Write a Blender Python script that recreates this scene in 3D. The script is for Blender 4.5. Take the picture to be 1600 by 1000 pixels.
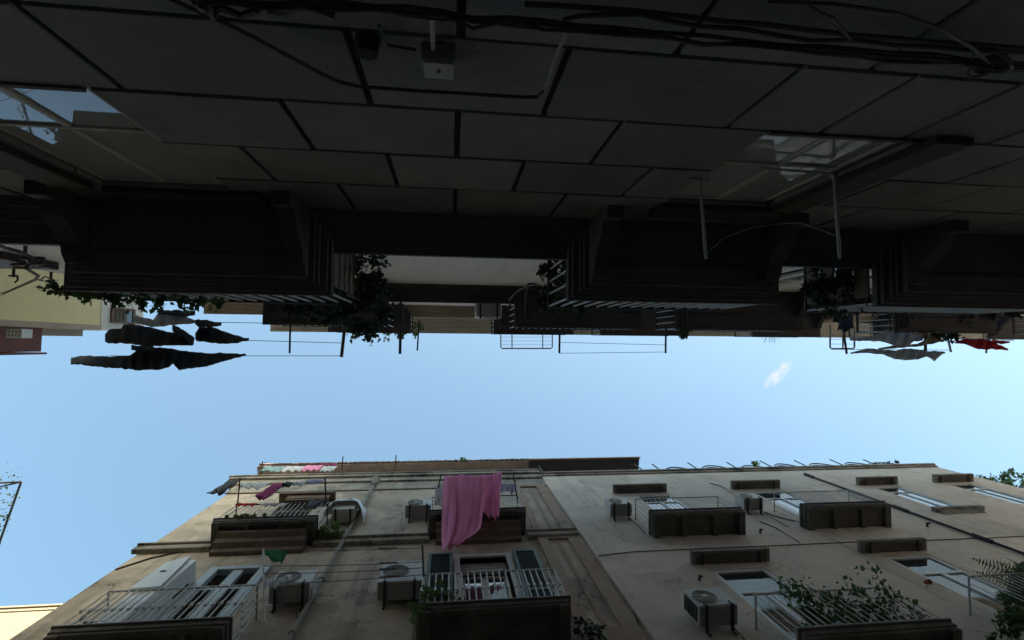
import bpy, math, random
from mathutils import Vector, Matrix, noise
random.seed(7)
scene = bpy.context.scene
for o in list(bpy.data.objects):
    bpy.data.objects.remove(o)
COL = scene.collection

# ------------------------------------------------------------------ camera
# The lens looks almost straight up; the world origin is the lens, X runs along
# the alley, Y across it (towards the paler facade), Z is up.
F, ZX, ZY, TH = 790.0, 704.0, 540.0, 0.008
zc = Vector(((ZX - 800) / F, (ZY - 500) / F, 1.0)).normalized()
xc = (Vector((1, 0, 0)) - zc * zc.x).normalized()
yc = zc.cross(xc)
xa = xc * math.cos(TH) + yc * math.sin(TH)
ya = zc.cross(xa)
cam = bpy.data.cameras.new('camera')
cam.sensor_width = 36
cam.lens = 36 * F / 1600
cam.clip_start = 0.02
cam.clip_end = 2000
co = bpy.data.objects.new('camera', cam)
COL.objects.link(co)
rows = [Vector((a.x, -a.y, -a.z)) for a in (xa, ya, zc)]
co.matrix_world = Matrix(rows).to_4x4()
scene.camera = co

# ------------------------------------------------------------------ sky and sun
SUN_EL, SUN_AZ = math.radians(24), math.radians(-74)     # towards +X and -Y
sd = Vector((math.cos(SUN_EL) * math.cos(SUN_AZ), math.cos(SUN_EL) * math.sin(SUN_AZ), math.sin(SUN_EL)))
W = bpy.data.worlds.new('World')
scene.world = W
W.use_nodes = True
wn, wl = W.node_tree.nodes, W.node_tree.links
bg = wn['Background']
sky = wn.new('ShaderNodeTexSky')
sky.sky_type = 'NISHITA'
sky.sun_disc = False
sky.sun_elevation = SUN_EL
sky.sun_rotation = math.atan2(sd.x, sd.y)
sky.air_density = 1.0
sky.dust_density = 4.0
sky.ozone_density = 1.3
SKY_STRENGTH = 0.15
bg.inputs['Strength'].default_value = SKY_STRENGTH
# a small wisp of cloud, as part of the sky
def pdir(px, py):
    v = Vector(((px - 800) / F, (py - 500) / F, 1.0))
    return Vector((v.dot(xa), v.dot(ya), v.dot(zc)))
cd = pdir(1206, 596).normalized()
tc = wn.new('ShaderNodeTexCoord')
ax1 = (pdir(1226, 572).normalized() - cd).normalized()
ax2 = cd.cross(ax1)
def wmath(op, a, b=None, c=None):
    n = wn.new('ShaderNodeMath'); n.operation = op
    for i, v in enumerate((a, b, c)):
        if v is None: continue
        if isinstance(v, (int, float)): n.inputs[i].default_value = v
        else: wl.new(v, n.inputs[i])
    return n.outputs[0]
def wdot(v):
    n = wn.new('ShaderNodeVectorMath'); n.operation = 'DOT_PRODUCT'
    wl.new(tc.outputs['Generated'], n.inputs[0]); n.inputs[1].default_value = v
    return n.outputs['Value']
nz = wn.new('ShaderNodeTexNoise'); nz.inputs['Scale'].default_value = 38; nz.inputs['Detail'].default_value = 7
nz.inputs['Roughness'].default_value = .65
wl.new(tc.outputs['Generated'], nz.inputs['Vector'])
u = wmath('MULTIPLY', wmath('ABSOLUTE', wdot(ax1)), 26.0)
v = wmath('MULTIPLY', wmath('ABSOLUTE', wdot(ax2)), 80.0)
r2 = wmath('SQRT', wmath('ADD', wmath('MULTIPLY', u, u), wmath('MULTIPLY', v, v)))
fall = wmath('SUBTRACT', 1.0, r2)
front = wmath('GREATER_THAN', wdot(cd), 0.5)
msk = wmath('MULTIPLY', wmath('MULTIPLY', wmath('MAXIMUM', fall, 0.0), front),
            wmath('MULTIPLY', wmath('MAXIMUM', wmath('SUBTRACT', nz.outputs['Fac'], 0.36), 0.0), 6.0))
msk = wmath('MINIMUM', msk, 0.6)
mx = wn.new('ShaderNodeMixRGB'); mx.blend_type = 'MIX'
tint = wn.new('ShaderNodeMixRGB'); tint.blend_type = 'MULTIPLY'; tint.inputs[0].default_value = 1
wl.new(sky.outputs[0], tint.inputs[1]); tint.inputs[2].default_value = (.93, 1.07, .945, 1)
wl.new(msk, mx.inputs[0]); wl.new(tint.outputs[0], mx.inputs[1])
mx.inputs[2].default_value = (1.9, 1.9, 1.95, 1)
wl.new(mx.outputs[0], bg.inputs['Color'])
sl = bpy.data.lights.new('sun', 'SUN'); sl.energy = 4.0; sl.angle = math.radians(.5); sl.color = (1, .94, .85)
so = bpy.data.objects.new('sun', sl); COL.objects.link(so)
so.rotation_euler = (-sd).to_track_quat('-Z', 'Y').to_euler()
so.location = (0, 0, 40)
scene.view_settings.view_transform = 'Standard'
scene.view_settings.look = 'None'
scene.view_settings.exposure = 1.82
scene.view_settings.gamma = 1
scene.cycles.max_bounces = 8
scene.cycles.diffuse_bounces = 5

# ------------------------------------------------------------------ helpers
def at(px, py, Y=None, Z=None):
    d = pdir(px, py)
    t = Y / d.y if Y is not None else Z / d.z
    return d * t
def wloc(o):
    p = Vector()
    while o is not None:
        p += o.location; o = o.parent
    return p
def tag(o, label=None, cat=None, group=None, kind=None):
    if label: o['label'] = label
    if cat: o['category'] = cat
    if group: o['group'] = group
    if kind: o['kind'] = kind
    return o
def empty(name, loc, label, cat, group=None):
    o = bpy.data.objects.new(name, None); COL.objects.link(o)
    o.location = loc; o.empty_display_size = .2
    return tag(o, label, cat, group)
def children(o):
    return [c for c in bpy.data.objects if c.parent == o]
def copy_tree(o, parent=None):
    c = o.copy(); COL.objects.link(c); c.parent = parent
    for ch in children(o):
        if ch is not c: copy_tree(ch, c)
    return c
BOXF = ((0, 3, 2, 1), (4, 5, 6, 7), (0, 1, 5, 4), (1, 2, 6, 5), (2, 3, 7, 6), (3, 0, 4, 7))
class MB:
    def __init__(s): s.v = []; s.f = []
    def box(s, x0, x1, y0, y1, z0, z1):
        b = len(s.v)
        s.v += [Vector(p) for p in ((x0, y0, z0), (x1, y0, z0), (x1, y1, z0), (x0, y1, z0), (x0, y0, z1), (x1, y0, z1), (x1, y1, z1), (x0, y1, z1))]
        s.f += [tuple(b + i for i in q) for q in BOXF]
        return s
    def poly(s, pts):
        b = len(s.v); s.v += [Vector(p) for p in pts]; s.f.append(tuple(range(b, b + len(pts)))); return s
    def prism(s, pts, off):
        b = len(s.v); n = len(pts); off = Vector(off)
        s.v += [Vector(p) for p in pts] + [Vector(p) + off for p in pts]
        s.f.append(tuple(range(b + n - 1, b - 1, -1))); s.f.append(tuple(range(b + n, b + 2 * n)))
        for i in range(n):
            j = (i + 1) % n
            s.f.append((b + i, b + j, b + n + j, b + n + i))
        return s
    def tube(s, pts, r, n=8, r1=None):
        pts = [Vector(p) for p in pts]; m = len(pts); b = len(s.v)
        for i, p in enumerate(pts):
            t = (pts[min(i + 1, m - 1)] - pts[max(i - 1, 0)]).normalized()
            a = t.cross(Vector((0, 0, 1)))
            if a.length < .05: a = t.cross(Vector((1, 0, 0)))
            a.normalize(); c = t.cross(a)
            rr = r if r1 is None else r + (r1 - r) * i / max(1, m - 1)
            for k in range(n):
                an = 2 * math.pi * k / n
                s.v.append(p + (a * math.cos(an) + c * math.sin(an)) * rr)
        for i in range(m - 1):
            for k in range(n):
                k2 = (k + 1) % n
                s.f.append((b + i * n + k, b + i * n + k2, b + (i + 1) * n + k2, b + (i + 1) * n + k))
        s.f.append(tuple(b + k for k in range(n - 1, -1, -1)))
        s.f.append(tuple(b + (m - 1) * n + k for k in range(n)))
        return s
    def disc(s, c, axis, r, h, n=24):
        c = Vector(c); a = Vector(axis).normalized()
        return s.tube([c, c + a * h], r, n)
    def ring(s, c, axis, r, t, n=28):
        c = Vector(c); a = Vector(axis).normalized()
        u_ = a.orthogonal().normalized(); w_ = a.cross(u_)
        pts = [c + (u_ * math.cos(2 * math.pi * i / n) + w_ * math.sin(2 * math.pi * i / n)) * r for i in range(n + 1)]
        return s.tube(pts, t, 5)
    def leaf(s, p, size, nrm=None):
        d = Vector((random.gauss(0, 1), random.gauss(0, 1), random.gauss(0, 1))).normalized()
        e = d.orthogonal().normalized()
        e = (e * math.cos(random.random() * 6.3) + d.cross(e) * math.sin(random.random() * 6.3))
        n_ = d.cross(e)
        L = size * random.uniform(.7, 1.35); w = L * random.uniform(.28, .42)
        b = len(s.v); p = Vector(p)
        s.v += [p, p + d * L * .45 + e * w + n_ * L * .12, p + d * L, p + d * L * .45 - e * w + n_ * L * .12]
        s.f += [(b, b + 1, b + 2), (b, b + 2, b + 3)]
        return s
    def build(s, name, mat, parent=None, loc=None, bevel=0, smooth=False, local=False, solid=0):
        me = bpy.data.meshes.new(name)
        org = Vector((0, 0, 0))
        if not local:
            org = wloc(parent) if parent is not None else Vector(loc or (0, 0, 0))
        me.from_pydata([v - org for v in s.v], [], s.f)
        me.validate(); me.update()
        o = bpy.data.objects.new(name, me); COL.objects.link(o)
        if parent is not None: o.parent = parent
        elif loc is not None: o.location = loc
        if mat: me.materials.append(mat)
        if smooth:
            for p in me.polygons: p.use_smooth = True
        if solid:
            m = o.modifiers.new('solid', 'SOLIDIFY'); m.thickness = solid
        if bevel:
            m = o.modifiers.new('bevel', 'BEVEL'); m.width = bevel; m.segments = 2; m.limit_method = 'ANGLE'
        return o

def wall_mb(mb, x0, x1, y0, y1, z0, z1, ops):
    """a wall slab with rectangular openings, as butted boxes"""
    zs = sorted(set([z0, z1] + [z for o in ops for z in (o[2], o[3]) if z0 < z < z1]))
    for a, b in zip(zs, zs[1:]):
        cuts = sorted((o[0], o[1]) for o in ops if o[2] <= a + 1e-6 and o[3] >= b - 1e-6)
        x = x0
        for c0, c1 in cuts:
            if c0 > x: mb.box(x, c0, y0, y1, a, b)
            x = max(x, c1)
        if x < x1: mb.box(x, x1, y0, y1, a, b)
    return mb

# ------------------------------------------------------------------ materials
def mat(name, c1, c2=None, scale=2.0, rough=.85, bump=.15, bscale=30, streak=0, streak_col=None, thr=(.4, .65), metallic=0, spec=.3, detail=8, cracks=0, blotch=0, mould=None, patch=0, island=0):
    m = bpy.data.materials.new(name); m.use_nodes = True
    n, l = m.node_tree.nodes, m.node_tree.links
    b = n['Principled BSDF']
    b.inputs['Roughness'].default_value = rough; b.inputs['Metallic'].default_value = metallic
    b.inputs['Specular IOR Level'].default_value = spec
    g = n.new('ShaderNodeNewGeometry')
    def nzt(sc, det=8, vec=None, rg=.6):
        t = n.new('ShaderNodeTexNoise'); t.inputs['Scale'].default_value = sc; t.inputs['Detail'].default_value = det
        t.inputs['Roughness'].default_value = rg
        l.new(vec or g.outputs['Position'], t.inputs['Vector']); return t
    def ramp(fac, lo, hi):
        r = n.new('ShaderNodeMapRange'); r.inputs[1].default_value = lo; r.inputs[2].default_value = hi
        l.new(fac, r.inputs[0]); return r.outputs[0]
    def mix(fac, a, bb):
        x = n.new('ShaderNodeMixRGB'); l.new(fac, x.inputs[0])
        for i, q in ((1, a), (2, bb)):
            if isinstance(q, tuple): x.inputs[i].default_value = q + (1,)
            else: l.new(q, x.inputs[i])
        return x.outputs[0]
    if c2 is None: c2 = tuple(x * .75 for x in c1)
    c = mix(ramp(nzt(scale, detail).outputs['Fac'], *thr), c1, c2)
    t3 = nzt(scale * 7, 6)
    c = mix(ramp(t3.outputs['Fac'], .35, .75), c, mix(ramp(t3.outputs['Fac'], 0, 1), tuple(x * .8 for x in c1), tuple(min(1, x * 1.12) for x in c2)))
    if streak:
        mp = n.new('ShaderNodeMapping'); mp.inputs['Scale'].default_value = (2.6, 2.6, .14)
        l.new(g.outputs['Position'], mp.inputs['Vector'])
        s1 = ramp(nzt(1.6, 9, mp.outputs[0], .7).outputs['Fac'], .52, .72)
        s2 = ramp(nzt(.35, 4).outputs['Fac'], .4, .6)
        mu = n.new('ShaderNodeMath'); mu.operation = 'MULTIPLY'; l.new(s1, mu.inputs[0]); l.new(s2, mu.inputs[1])
        m2 = n.new('ShaderNodeMath'); m2.operation = 'MULTIPLY'; l.new(mu.outputs[0], m2.inputs[0]); m2.inputs[1].default_value = streak
        c = mix(m2.outputs[0], c, streak_col or tuple(x * .4 for x in c1))
    if patch:
        dn = nzt(1.3, 6); sc = n.new('ShaderNodeVectorMath'); sc.operation = 'SCALE'; l.new(dn.outputs['Color'], sc.inputs[0]); sc.inputs['Scale'].default_value = 1.1
        ad = n.new('ShaderNodeVectorMath'); ad.operation = 'ADD'; l.new(g.outputs['Position'], ad.inputs[0]); l.new(sc.outputs[0], ad.inputs[1])
        vo = n.new('ShaderNodeTexVoronoi'); vo.inputs['Scale'].default_value = .62; l.new(ad.outputs[0], vo.inputs['Vector'])
        sp = n.new('ShaderNodeSeparateColor'); l.new(vo.outputs['Color'], sp.inputs[0])
        f = ramp(sp.outputs[0], .62, .66)
        m2 = n.new('ShaderNodeMath'); m2.operation = 'MULTIPLY'; l.new(f, m2.inputs[0]); m2.inputs[1].default_value = patch
        c = mix(m2.outputs[0], c, tuple(x * .62 for x in c1))
        f = ramp(sp.outputs[1], .70, .74)
        m2 = n.new('ShaderNodeMath'); m2.operation = 'MULTIPLY'; l.new(f, m2.inputs[0]); m2.inputs[1].default_value = patch
        c = mix(m2.outputs[0], c, tuple(min(.9, x * 1.18) for x in c1))
    if island:
        k_ = n.new('ShaderNodeMapRange'); k_.inputs[3].default_value = 1 - island; k_.inputs[4].default_value = 1 + island * .7
        l.new(g.outputs['Random Per Island'], k_.inputs[0])
        vm = n.new('ShaderNodeVectorMath'); vm.operation = 'SCALE'; l.new(c, vm.inputs[0]); l.new(k_.outputs[0], vm.inputs['Scale']); c = vm.outputs[0]
    if blotch:
        t1 = ramp(nzt(.55, 10, None, .72).outputs['Fac'], .53, .6); t2 = ramp(nzt(3.3, 8, None, .75).outputs['Fac'], .4, .62)
        mu = n.new('ShaderNodeMath'); mu.operation = 'MULTIPLY'; l.new(t1, mu.inputs[0]); l.new(t2, mu.inputs[1])
        m2 = n.new('ShaderNodeMath'); m2.operation = 'MULTIPLY'; l.new(mu.outputs[0], m2.inputs[0]); m2.inputs[1].default_value = blotch
        c = mix(m2.outputs[0], c, tuple(x * .33 for x in c1))
    if mould:
        sx = n.new('ShaderNodeSeparateXYZ'); l.new(g.outputs['Position'], sx.inputs[0])
        h1 = ramp(sx.outputs['Z'], mould[0], mould[1]); t1 = ramp(nzt(1.1, 10, None, .72).outputs['Fac'], .47, .62); t2 = ramp(nzt(9, 6, None, .7).outputs['Fac'], .35, .6)
        o = h1
        for q in (t1, t2):
            mu = n.new('ShaderNodeMath'); mu.operation = 'MULTIPLY'; l.new(o, mu.inputs[0]); l.new(q, mu.inputs[1]); o = mu.outputs[0]
        c = mix(o, c, (.075, .068, .055))
    if cracks:
        dn = nzt(2.2, 5); sc = n.new('ShaderNodeVectorMath'); sc.operation = 'SCALE'; l.new(dn.outputs['Color'], sc.inputs[0]); sc.inputs['Scale'].default_value = .7
        ad = n.new('ShaderNodeVectorMath'); ad.operation = 'ADD'; l.new(g.outputs['Position'], ad.inputs[0]); l.new(sc.outputs[0], ad.inputs[1])
        vo = n.new('ShaderNodeTexVoronoi'); vo.feature = 'DISTANCE_TO_EDGE'; vo.inputs['Scale'].default_value = .55; l.new(ad.outputs[0], vo.inputs['Vector'])
        e1 = ramp(vo.outputs['Distance'], .012, .004); e2 = ramp(nzt(.8, 4).outputs['Fac'], .47, .58)
        mu = n.new('ShaderNodeMath'); mu.operation = 'MULTIPLY'; l.new(e1, mu.inputs[0]); l.new(e2, mu.inputs[1])
        m2 = n.new('ShaderNodeMath'); m2.operation = 'MULTIPLY'; l.new(mu.outputs[0], m2.inputs[0]); m2.inputs[1].default_value = cracks
        c = mix(m2.outputs[0], c, tuple(x * .22 for x in c1))
    l.new(c, b.inputs['Base Color'])
    if bump:
        bp = n.new('ShaderNodeBump'); bp.inputs['Strength'].default_value = bump; bp.inputs['Distance'].default_value = .03
        l.new(nzt(bscale, 6).outputs['Fac'], bp.inputs['Height']); l.new(bp.outputs[0], b.inputs['Normal'])
    return m
M = {}
M['b1'] = mat('old_plaster', (.56, .455, .36), (.32, .26, .2), .8, patch=.35, streak=1, streak_col=(.10, .086, .07), bump=.4, thr=(.42, .62), cracks=.9, blotch=.9, mould=(16.8, 18.6))
M['b2'] = mat('beige_plaster', (.63, .54, .46), (.55, .465, .39), .7, patch=.35, streak=1, streak_col=(.25, .215, .18), bump=.2, cracks=.55, blotch=.3)
M['brick'] = mat('washed_red_plaster', (.34, .215, .15), (.35, .28, .22), 1.3, streak=1, blotch=.6, streak_col=(.13, .085, .06), bump=.3)
M['corbel'] = mat('corbel_stone', (.19, .15, .12), (.11, .08, .065), 3, streak=.8, bump=.3)
M['slat'] = mat('pale_boards', (.15, .12, .10), (.10, .08, .066), 4, bump=.15)
M['trim'] = mat('stone_trim', (.40, .35, .29), (.22, .19, .155), 2.0, streak=.9, streak_col=(.07, .06, .05), bump=.3, blotch=1, mould=(5, 8))
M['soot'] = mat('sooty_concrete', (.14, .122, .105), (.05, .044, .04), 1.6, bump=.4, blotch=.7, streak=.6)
M['concrete'] = mat('concrete', (.27, .255, .225), (.12, .11, .095), 3, streak=.6, bump=.3)
M['stone'] = mat('grey_piperno_stone', (.145, .153, .158), (.105, .112, .116), 1.6, island=.2, bump=.4, bscale=45, streak=.8, streak_col=(.05, .055, .06), blotch=.6)
M['groove'] = mat('dark_mortar', (.06, .052, .05), (.038, .034, .034), 5)
M['dstone'] = mat('dark_cornice_stone', (.088, .083, .088), (.06, .056, .06), 2.5, bump=.25)
M['console'] = mat('dark_bracket_stone', (.04, .041, .048), (.03, .03, .036), 3, bump=.25)
M['frame'] = mat('dull_grey_paint', (.3, .305, .3), (.2, .2, .195), 5, rough=.6, bump=.05)
M['tplaster'] = mat('grey_plaster', (.84, .84, .86), (.76, .76, .78), .6, streak=.5, streak_col=(.26, .26, .25), bump=.1)
M['tcornice'] = mat('tan_cornice', (.42, .36, .29), (.3, .26, .215), 1.2, streak=.4, bump=.2)
M['yellow'] = mat('yellow_plaster', (.68, .60, .36), (.62, .55, .34), .5, streak=.35, streak_col=(.5, .4, .24), bump=.08)
M['whitewall'] = mat('pale_plaster', (.62, .60, .58), (.54, .52, .5), .8, bump=.1)
M['sunwall'] = mat('cream_plaster', (.21, .175, .125), (.15, .115, .075), .5, thr=(.5, .62), bump=.2)
M['redwood'] = mat('red_boards', (.2, .06, .036), (.14, .045, .03), 3, rough=.6)
M['white'] = mat('white_paint', (.72, .73, .74), (.6, .6, .6), 4, rough=.45, bump=.03, spec=.5)
M['greywhite'] = mat('aged_white_paint', (.62, .6, .56), (.46, .44, .4), 5, rough=.55, bump=.06)
M['acwhite'] = mat('dusty_enamel', (.56, .56, .53), (.42, .41, .38), 3, rough=.5, bump=.03, blotch=.35, streak=.5, streak_col=(.25, .22, .18))
M['acbase'] = mat('grimy_base_pan', (.42, .41, .38), (.3, .29, .265), 6, bump=.1, blotch=.5)
M['darkbrown'] = mat('dark_brown', (.03, .022, .018), (.02, .015, .013), 4, bump=.1)
M['bluegrey'] = mat('blue_grey_paint', (.40, .46, .5), (.33, .38, .41), 4, rough=.5, bump=.04)
M['green'] = mat('green_shutter_paint', (.05, .085, .08), (.035, .06, .058), 4, rough=.5, bump=.05)
M['lampred'] = mat('rusty_red_paint', (.3, .09, .05), (.2, .07, .045), 9)
M['dark'] = mat('dark_iron', (.03, .028, .03), (.05, .035, .03), 8, rough=.6, bump=.1)
M['rail'] = mat('galvanised_bar', (.46, .47, .48), (.3, .29, .28), 9, rough=.45, metallic=.3, bump=.05)
M['rust'] = mat('rusty_steel', (.2, .12, .085), (.1, .065, .05), 6, rough=.8, bump=.2)
M['cable'] = mat('black_cable', (.022, .02, .02), (.035, .03, .03), 10, rough=.6, bump=.02)
M['wire'] = mat('grey_wire', (.2, .2, .2), (.12, .12, .12), 9, rough=.6, bump=0)
M['pipe'] = mat('grey_pipe', (.26, .225, .18), (.16, .14, .11), 3, streak=.6, rough=.6, bump=.08)
M['wood'] = mat('weathered_wood', (.17, .105, .065), (.1, .065, .045), 5, rough=.8, bump=.2)
M['tile'] = mat('clay_tile', (.29, .2, .155), (.18, .13, .105), 3, rough=.9, bump=.3)
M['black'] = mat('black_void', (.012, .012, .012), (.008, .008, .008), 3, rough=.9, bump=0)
M['curtain'] = mat('curtain', (.45, .44, .42), (.36, .35, .33), 3, rough=.9)
M['road'] = mat('bounce_paving', (.24, .235, .225), (.17, .165, .158), 1.5, bump=.3)  # made lighter than real basalt to bounce light onto wall and soffits
M['kerb'] = mat('far_ground', (.16, .15, .13), (.12, .11, .1), .2, bump=.1)
def cloth(name, c, c2=None): return mat(name, c, c2 or tuple(x * .8 for x in c), 5, rough=.95, bump=.55, bscale=9, spec=.1)
M['plastic'] = mat('white_plastic_sheet', (.86, .87, .9), (.76, .77, .8), 4, rough=.35, bump=.6, bscale=12, spec=.5)
M['pink'] = cloth('pink_cotton', (.98, .48, .72), (.96, .44, .67))
M['pinkd'] = cloth('magenta_cotton', (.48, .12, .28))
M['navy'] = cloth('navy_cloth', (.13, .145, .18), (.09, .1, .125))
M['charcoal'] = cloth('charcoal_cloth', (.12, .125, .145), (.085, .09, .105))
M['greyc'] = cloth('grey_cloth', (.75, .76, .78))
M['whitec'] = cloth('white_cotton', (.8, .8, .82))
M['blue'] = cloth('blue_denim', (.075, .105, .17))
M['greenc'] = cloth('green_cloth', (.055, .24, .11))
M['red'] = cloth('red_cotton', (.75, .12, .15))
M['lilac'] = cloth('lilac_cotton', (.66, .62, .74))
M['beigec'] = cloth('beige_cloth', (.6, .5, .36))
M['teal'] = cloth('pale_aqua_cotton', (.42, .58, .6))
def sheer(m, amt):
    n, l = m.node_tree.nodes, m.node_tree.links
    b = n['Principled BSDF']; t = n.new('ShaderNodeBsdfTranslucent'); x = n.new('ShaderNodeMixShader'); x.inputs[0].default_value = amt
    src = b.inputs['Base Color'].links[0].from_socket
    l.new(src, t.inputs['Color']); l.new(b.outputs[0], x.inputs[1]); l.new(t.outputs[0], x.inputs[2])
    l.new(x.outputs[0], n['Material Output'].inputs['Surface'])
for k in ('pink', 'pinkd', 'whitec', 'lilac', 'red', 'greyc', 'beigec', 'teal', 'greenc'): sheer(M[k], .5)
for k in ('navy', 'charcoal'): sheer(M[k], .3)
def leafmat(name, c, c2):
    m = mat(name, c, c2, 6, rough=.55, bump=0, spec=.4); sheer(m, .3); return m
M['leaf'] = leafmat('leaf_green', (.085, .15, .05), (.05, .1, .035))
M['leafd'] = leafmat('leaf_dark', (.035, .06, .03), (.02, .038, .02))
M['leafy'] = leafmat('leaf_yellow_green', (.15, .21, .055), (.09, .14, .04))
M['stem'] = mat('stem_brown', (.09, .065, .045), (.06, .045, .035), 8)
def glass():
    m = bpy.data.materials.new('window_glass'); m.use_nodes = True
    n, l = m.node_tree.nodes, m.node_tree.links
    b = n['Principled BSDF']; b.inputs['Base Color'].default_value = (.03, .035, .038, 1)
    b.inputs['Roughness'].default_value = .02; b.inputs['IOR'].default_value = 1.6
    b.inputs['Specular IOR Level'].default_value = .8
    g = n.new('ShaderNodeNewGeometry'); t = n.new('ShaderNodeTexNoise'); t.inputs['Scale'].default_value = 1.3
    l.new(g.outputs['Position'], t.inputs['Vector'])
    bp = n.new('ShaderNodeBump'); bp.inputs['Strength'].default_value = .04; bp.inputs['Distance'].default_value = .05
    l.new(t.outputs['Fac'], bp.inputs['Height']); l.new(bp.outputs[0], b.inputs['Normal'])
    return m
M['glass'] = glass()
def glass_curtain():
    m = M['glass'].copy(); m.name = 'glass_with_net_curtain'
    m.node_tree.nodes['Principled BSDF'].inputs['Base Color'].default_value = (.26, .28, .285, 1)
    m.node_tree.nodes['Principled BSDF'].inputs['Specular IOR Level'].default_value = .4
    return m
M['glass_curtain'] = glass_curtain()

# ------------------------------------------------------------------ ground
GZ = -1.6
g = MB().poly([(-300, -300, GZ - .01), (300, -300, GZ - .01), (300, 300, GZ - .01), (-300, 300, GZ - .01)]).build('ground', M['kerb'])
tag(g, kind='structure')
g = MB().poly([(-60, -1.05, GZ), (60, -1.05, GZ), (60, 4.95, GZ), (-60, 4.95, GZ)]).build('alley_road', M['road'])
tag(g, kind='structure')

# ------------------------------------------------------------------ shared builders
def window(parent, x0, x1, z0, z1, y, face, fm, fw=.06, transom=None, mull=True, d=.06, glassmat=None, name='window'):
    """face=+1: outside is towards +Y, -1: towards -Y; y is the outer plane of the frame"""
    yo, yi = (y, y - d) if face > 0 else (y, y + d)
    a, b = min(yo, yi), max(yo, yi)
    m = MB()
    m.box(x0, x0 + fw, a, b, z0, z1); m.box(x1 - fw, x1, a, b, z0, z1)
    m.box(x0 + fw, x1 - fw, a, b, z0, z0 + fw); m.box(x0 + fw, x1 - fw, a, b, z1 - fw, z1)
    xm = (x0 + x1) / 2
    zt = transom
    if zt: m.box(x0 + fw, x1 - fw, a, b, zt - fw / 2, zt + fw / 2)
    if mull:
        if zt:
            m.box(xm - fw * .6, xm + fw * .6, a, b, z0 + fw, zt - fw / 2)
            if mull == 2: m.box(xm - fw * .6, xm + fw * .6, a, b, zt + fw / 2, z1 - fw)
        else: m.box(xm - fw * .6, xm + fw * .6, a, b, z0 + fw, z1 - fw)
    w = m.build(name, fm, parent, bevel=.008)
    yg = y - face * d * .6
    gm = MB().box(x0 + fw * .5, x1 - fw * .5, min(yg, yg - face * .008), max(yg, yg - face * .008), z0 + fw * .5, z1 - fw * .5)
    gm.build('pane', glassmat or M['glass'], w)
    return w

def railing_mb(x0, x1, yf, yw, z0, h, sp=.115, r=.009, knob=False, sides=True, mid=True):
    """bars on the front at yf and the two sides back to the wall at yw"""
    m = MB(); s = 1 if yw > yf else -1
    e = .03
    def bar(x, y):
        m.tube([(x, y, z0), (x, y, z0 + h)], r, 6)
        if knob:
            m.tube([(x, y, z0 + h * .42), (x, y, z0 + h * .46), (x, y, z0 + h * .5)], r * 2.1, 6)
    n = max(2, int((x1 - x0 - 2 * e) / sp))
    for i in range(n + 1): bar(x0 + e + (x1 - x0 - 2 * e) * i / n, yf + s * e)
    if sides:
        k = max(2, int(abs(yw - yf) / sp))
        for i in range(1, k):
            for x in (x0 + e, x1 - e): bar(x, yf + s * (e + (abs(yw - yf) - e) * i / k))
    return m
def rail_top_mb(x0, x1, yf, yw, z0, h, t=.016):
    m = MB(); s = 1 if yw > yf else -1; e = .03
    y = yf + s * e
    for z, tt in ((z0 + h, t), (z0 + .09, t * .6)):
        m.box(x0 + e - tt, x1 - e + tt, y - tt, y + tt, z - tt * .6, z + tt * .6)
        a, b = (y + tt, yw) if s > 0 else (yw, y - tt)
        m.box(x0 + e - tt, x0 + e + tt, a, b, z - tt * .6, z + tt * .6)
        m.box(x1 - e - tt, x1 - e + tt, a, b, z - tt * .6, z + tt * .6)
    return m

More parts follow.
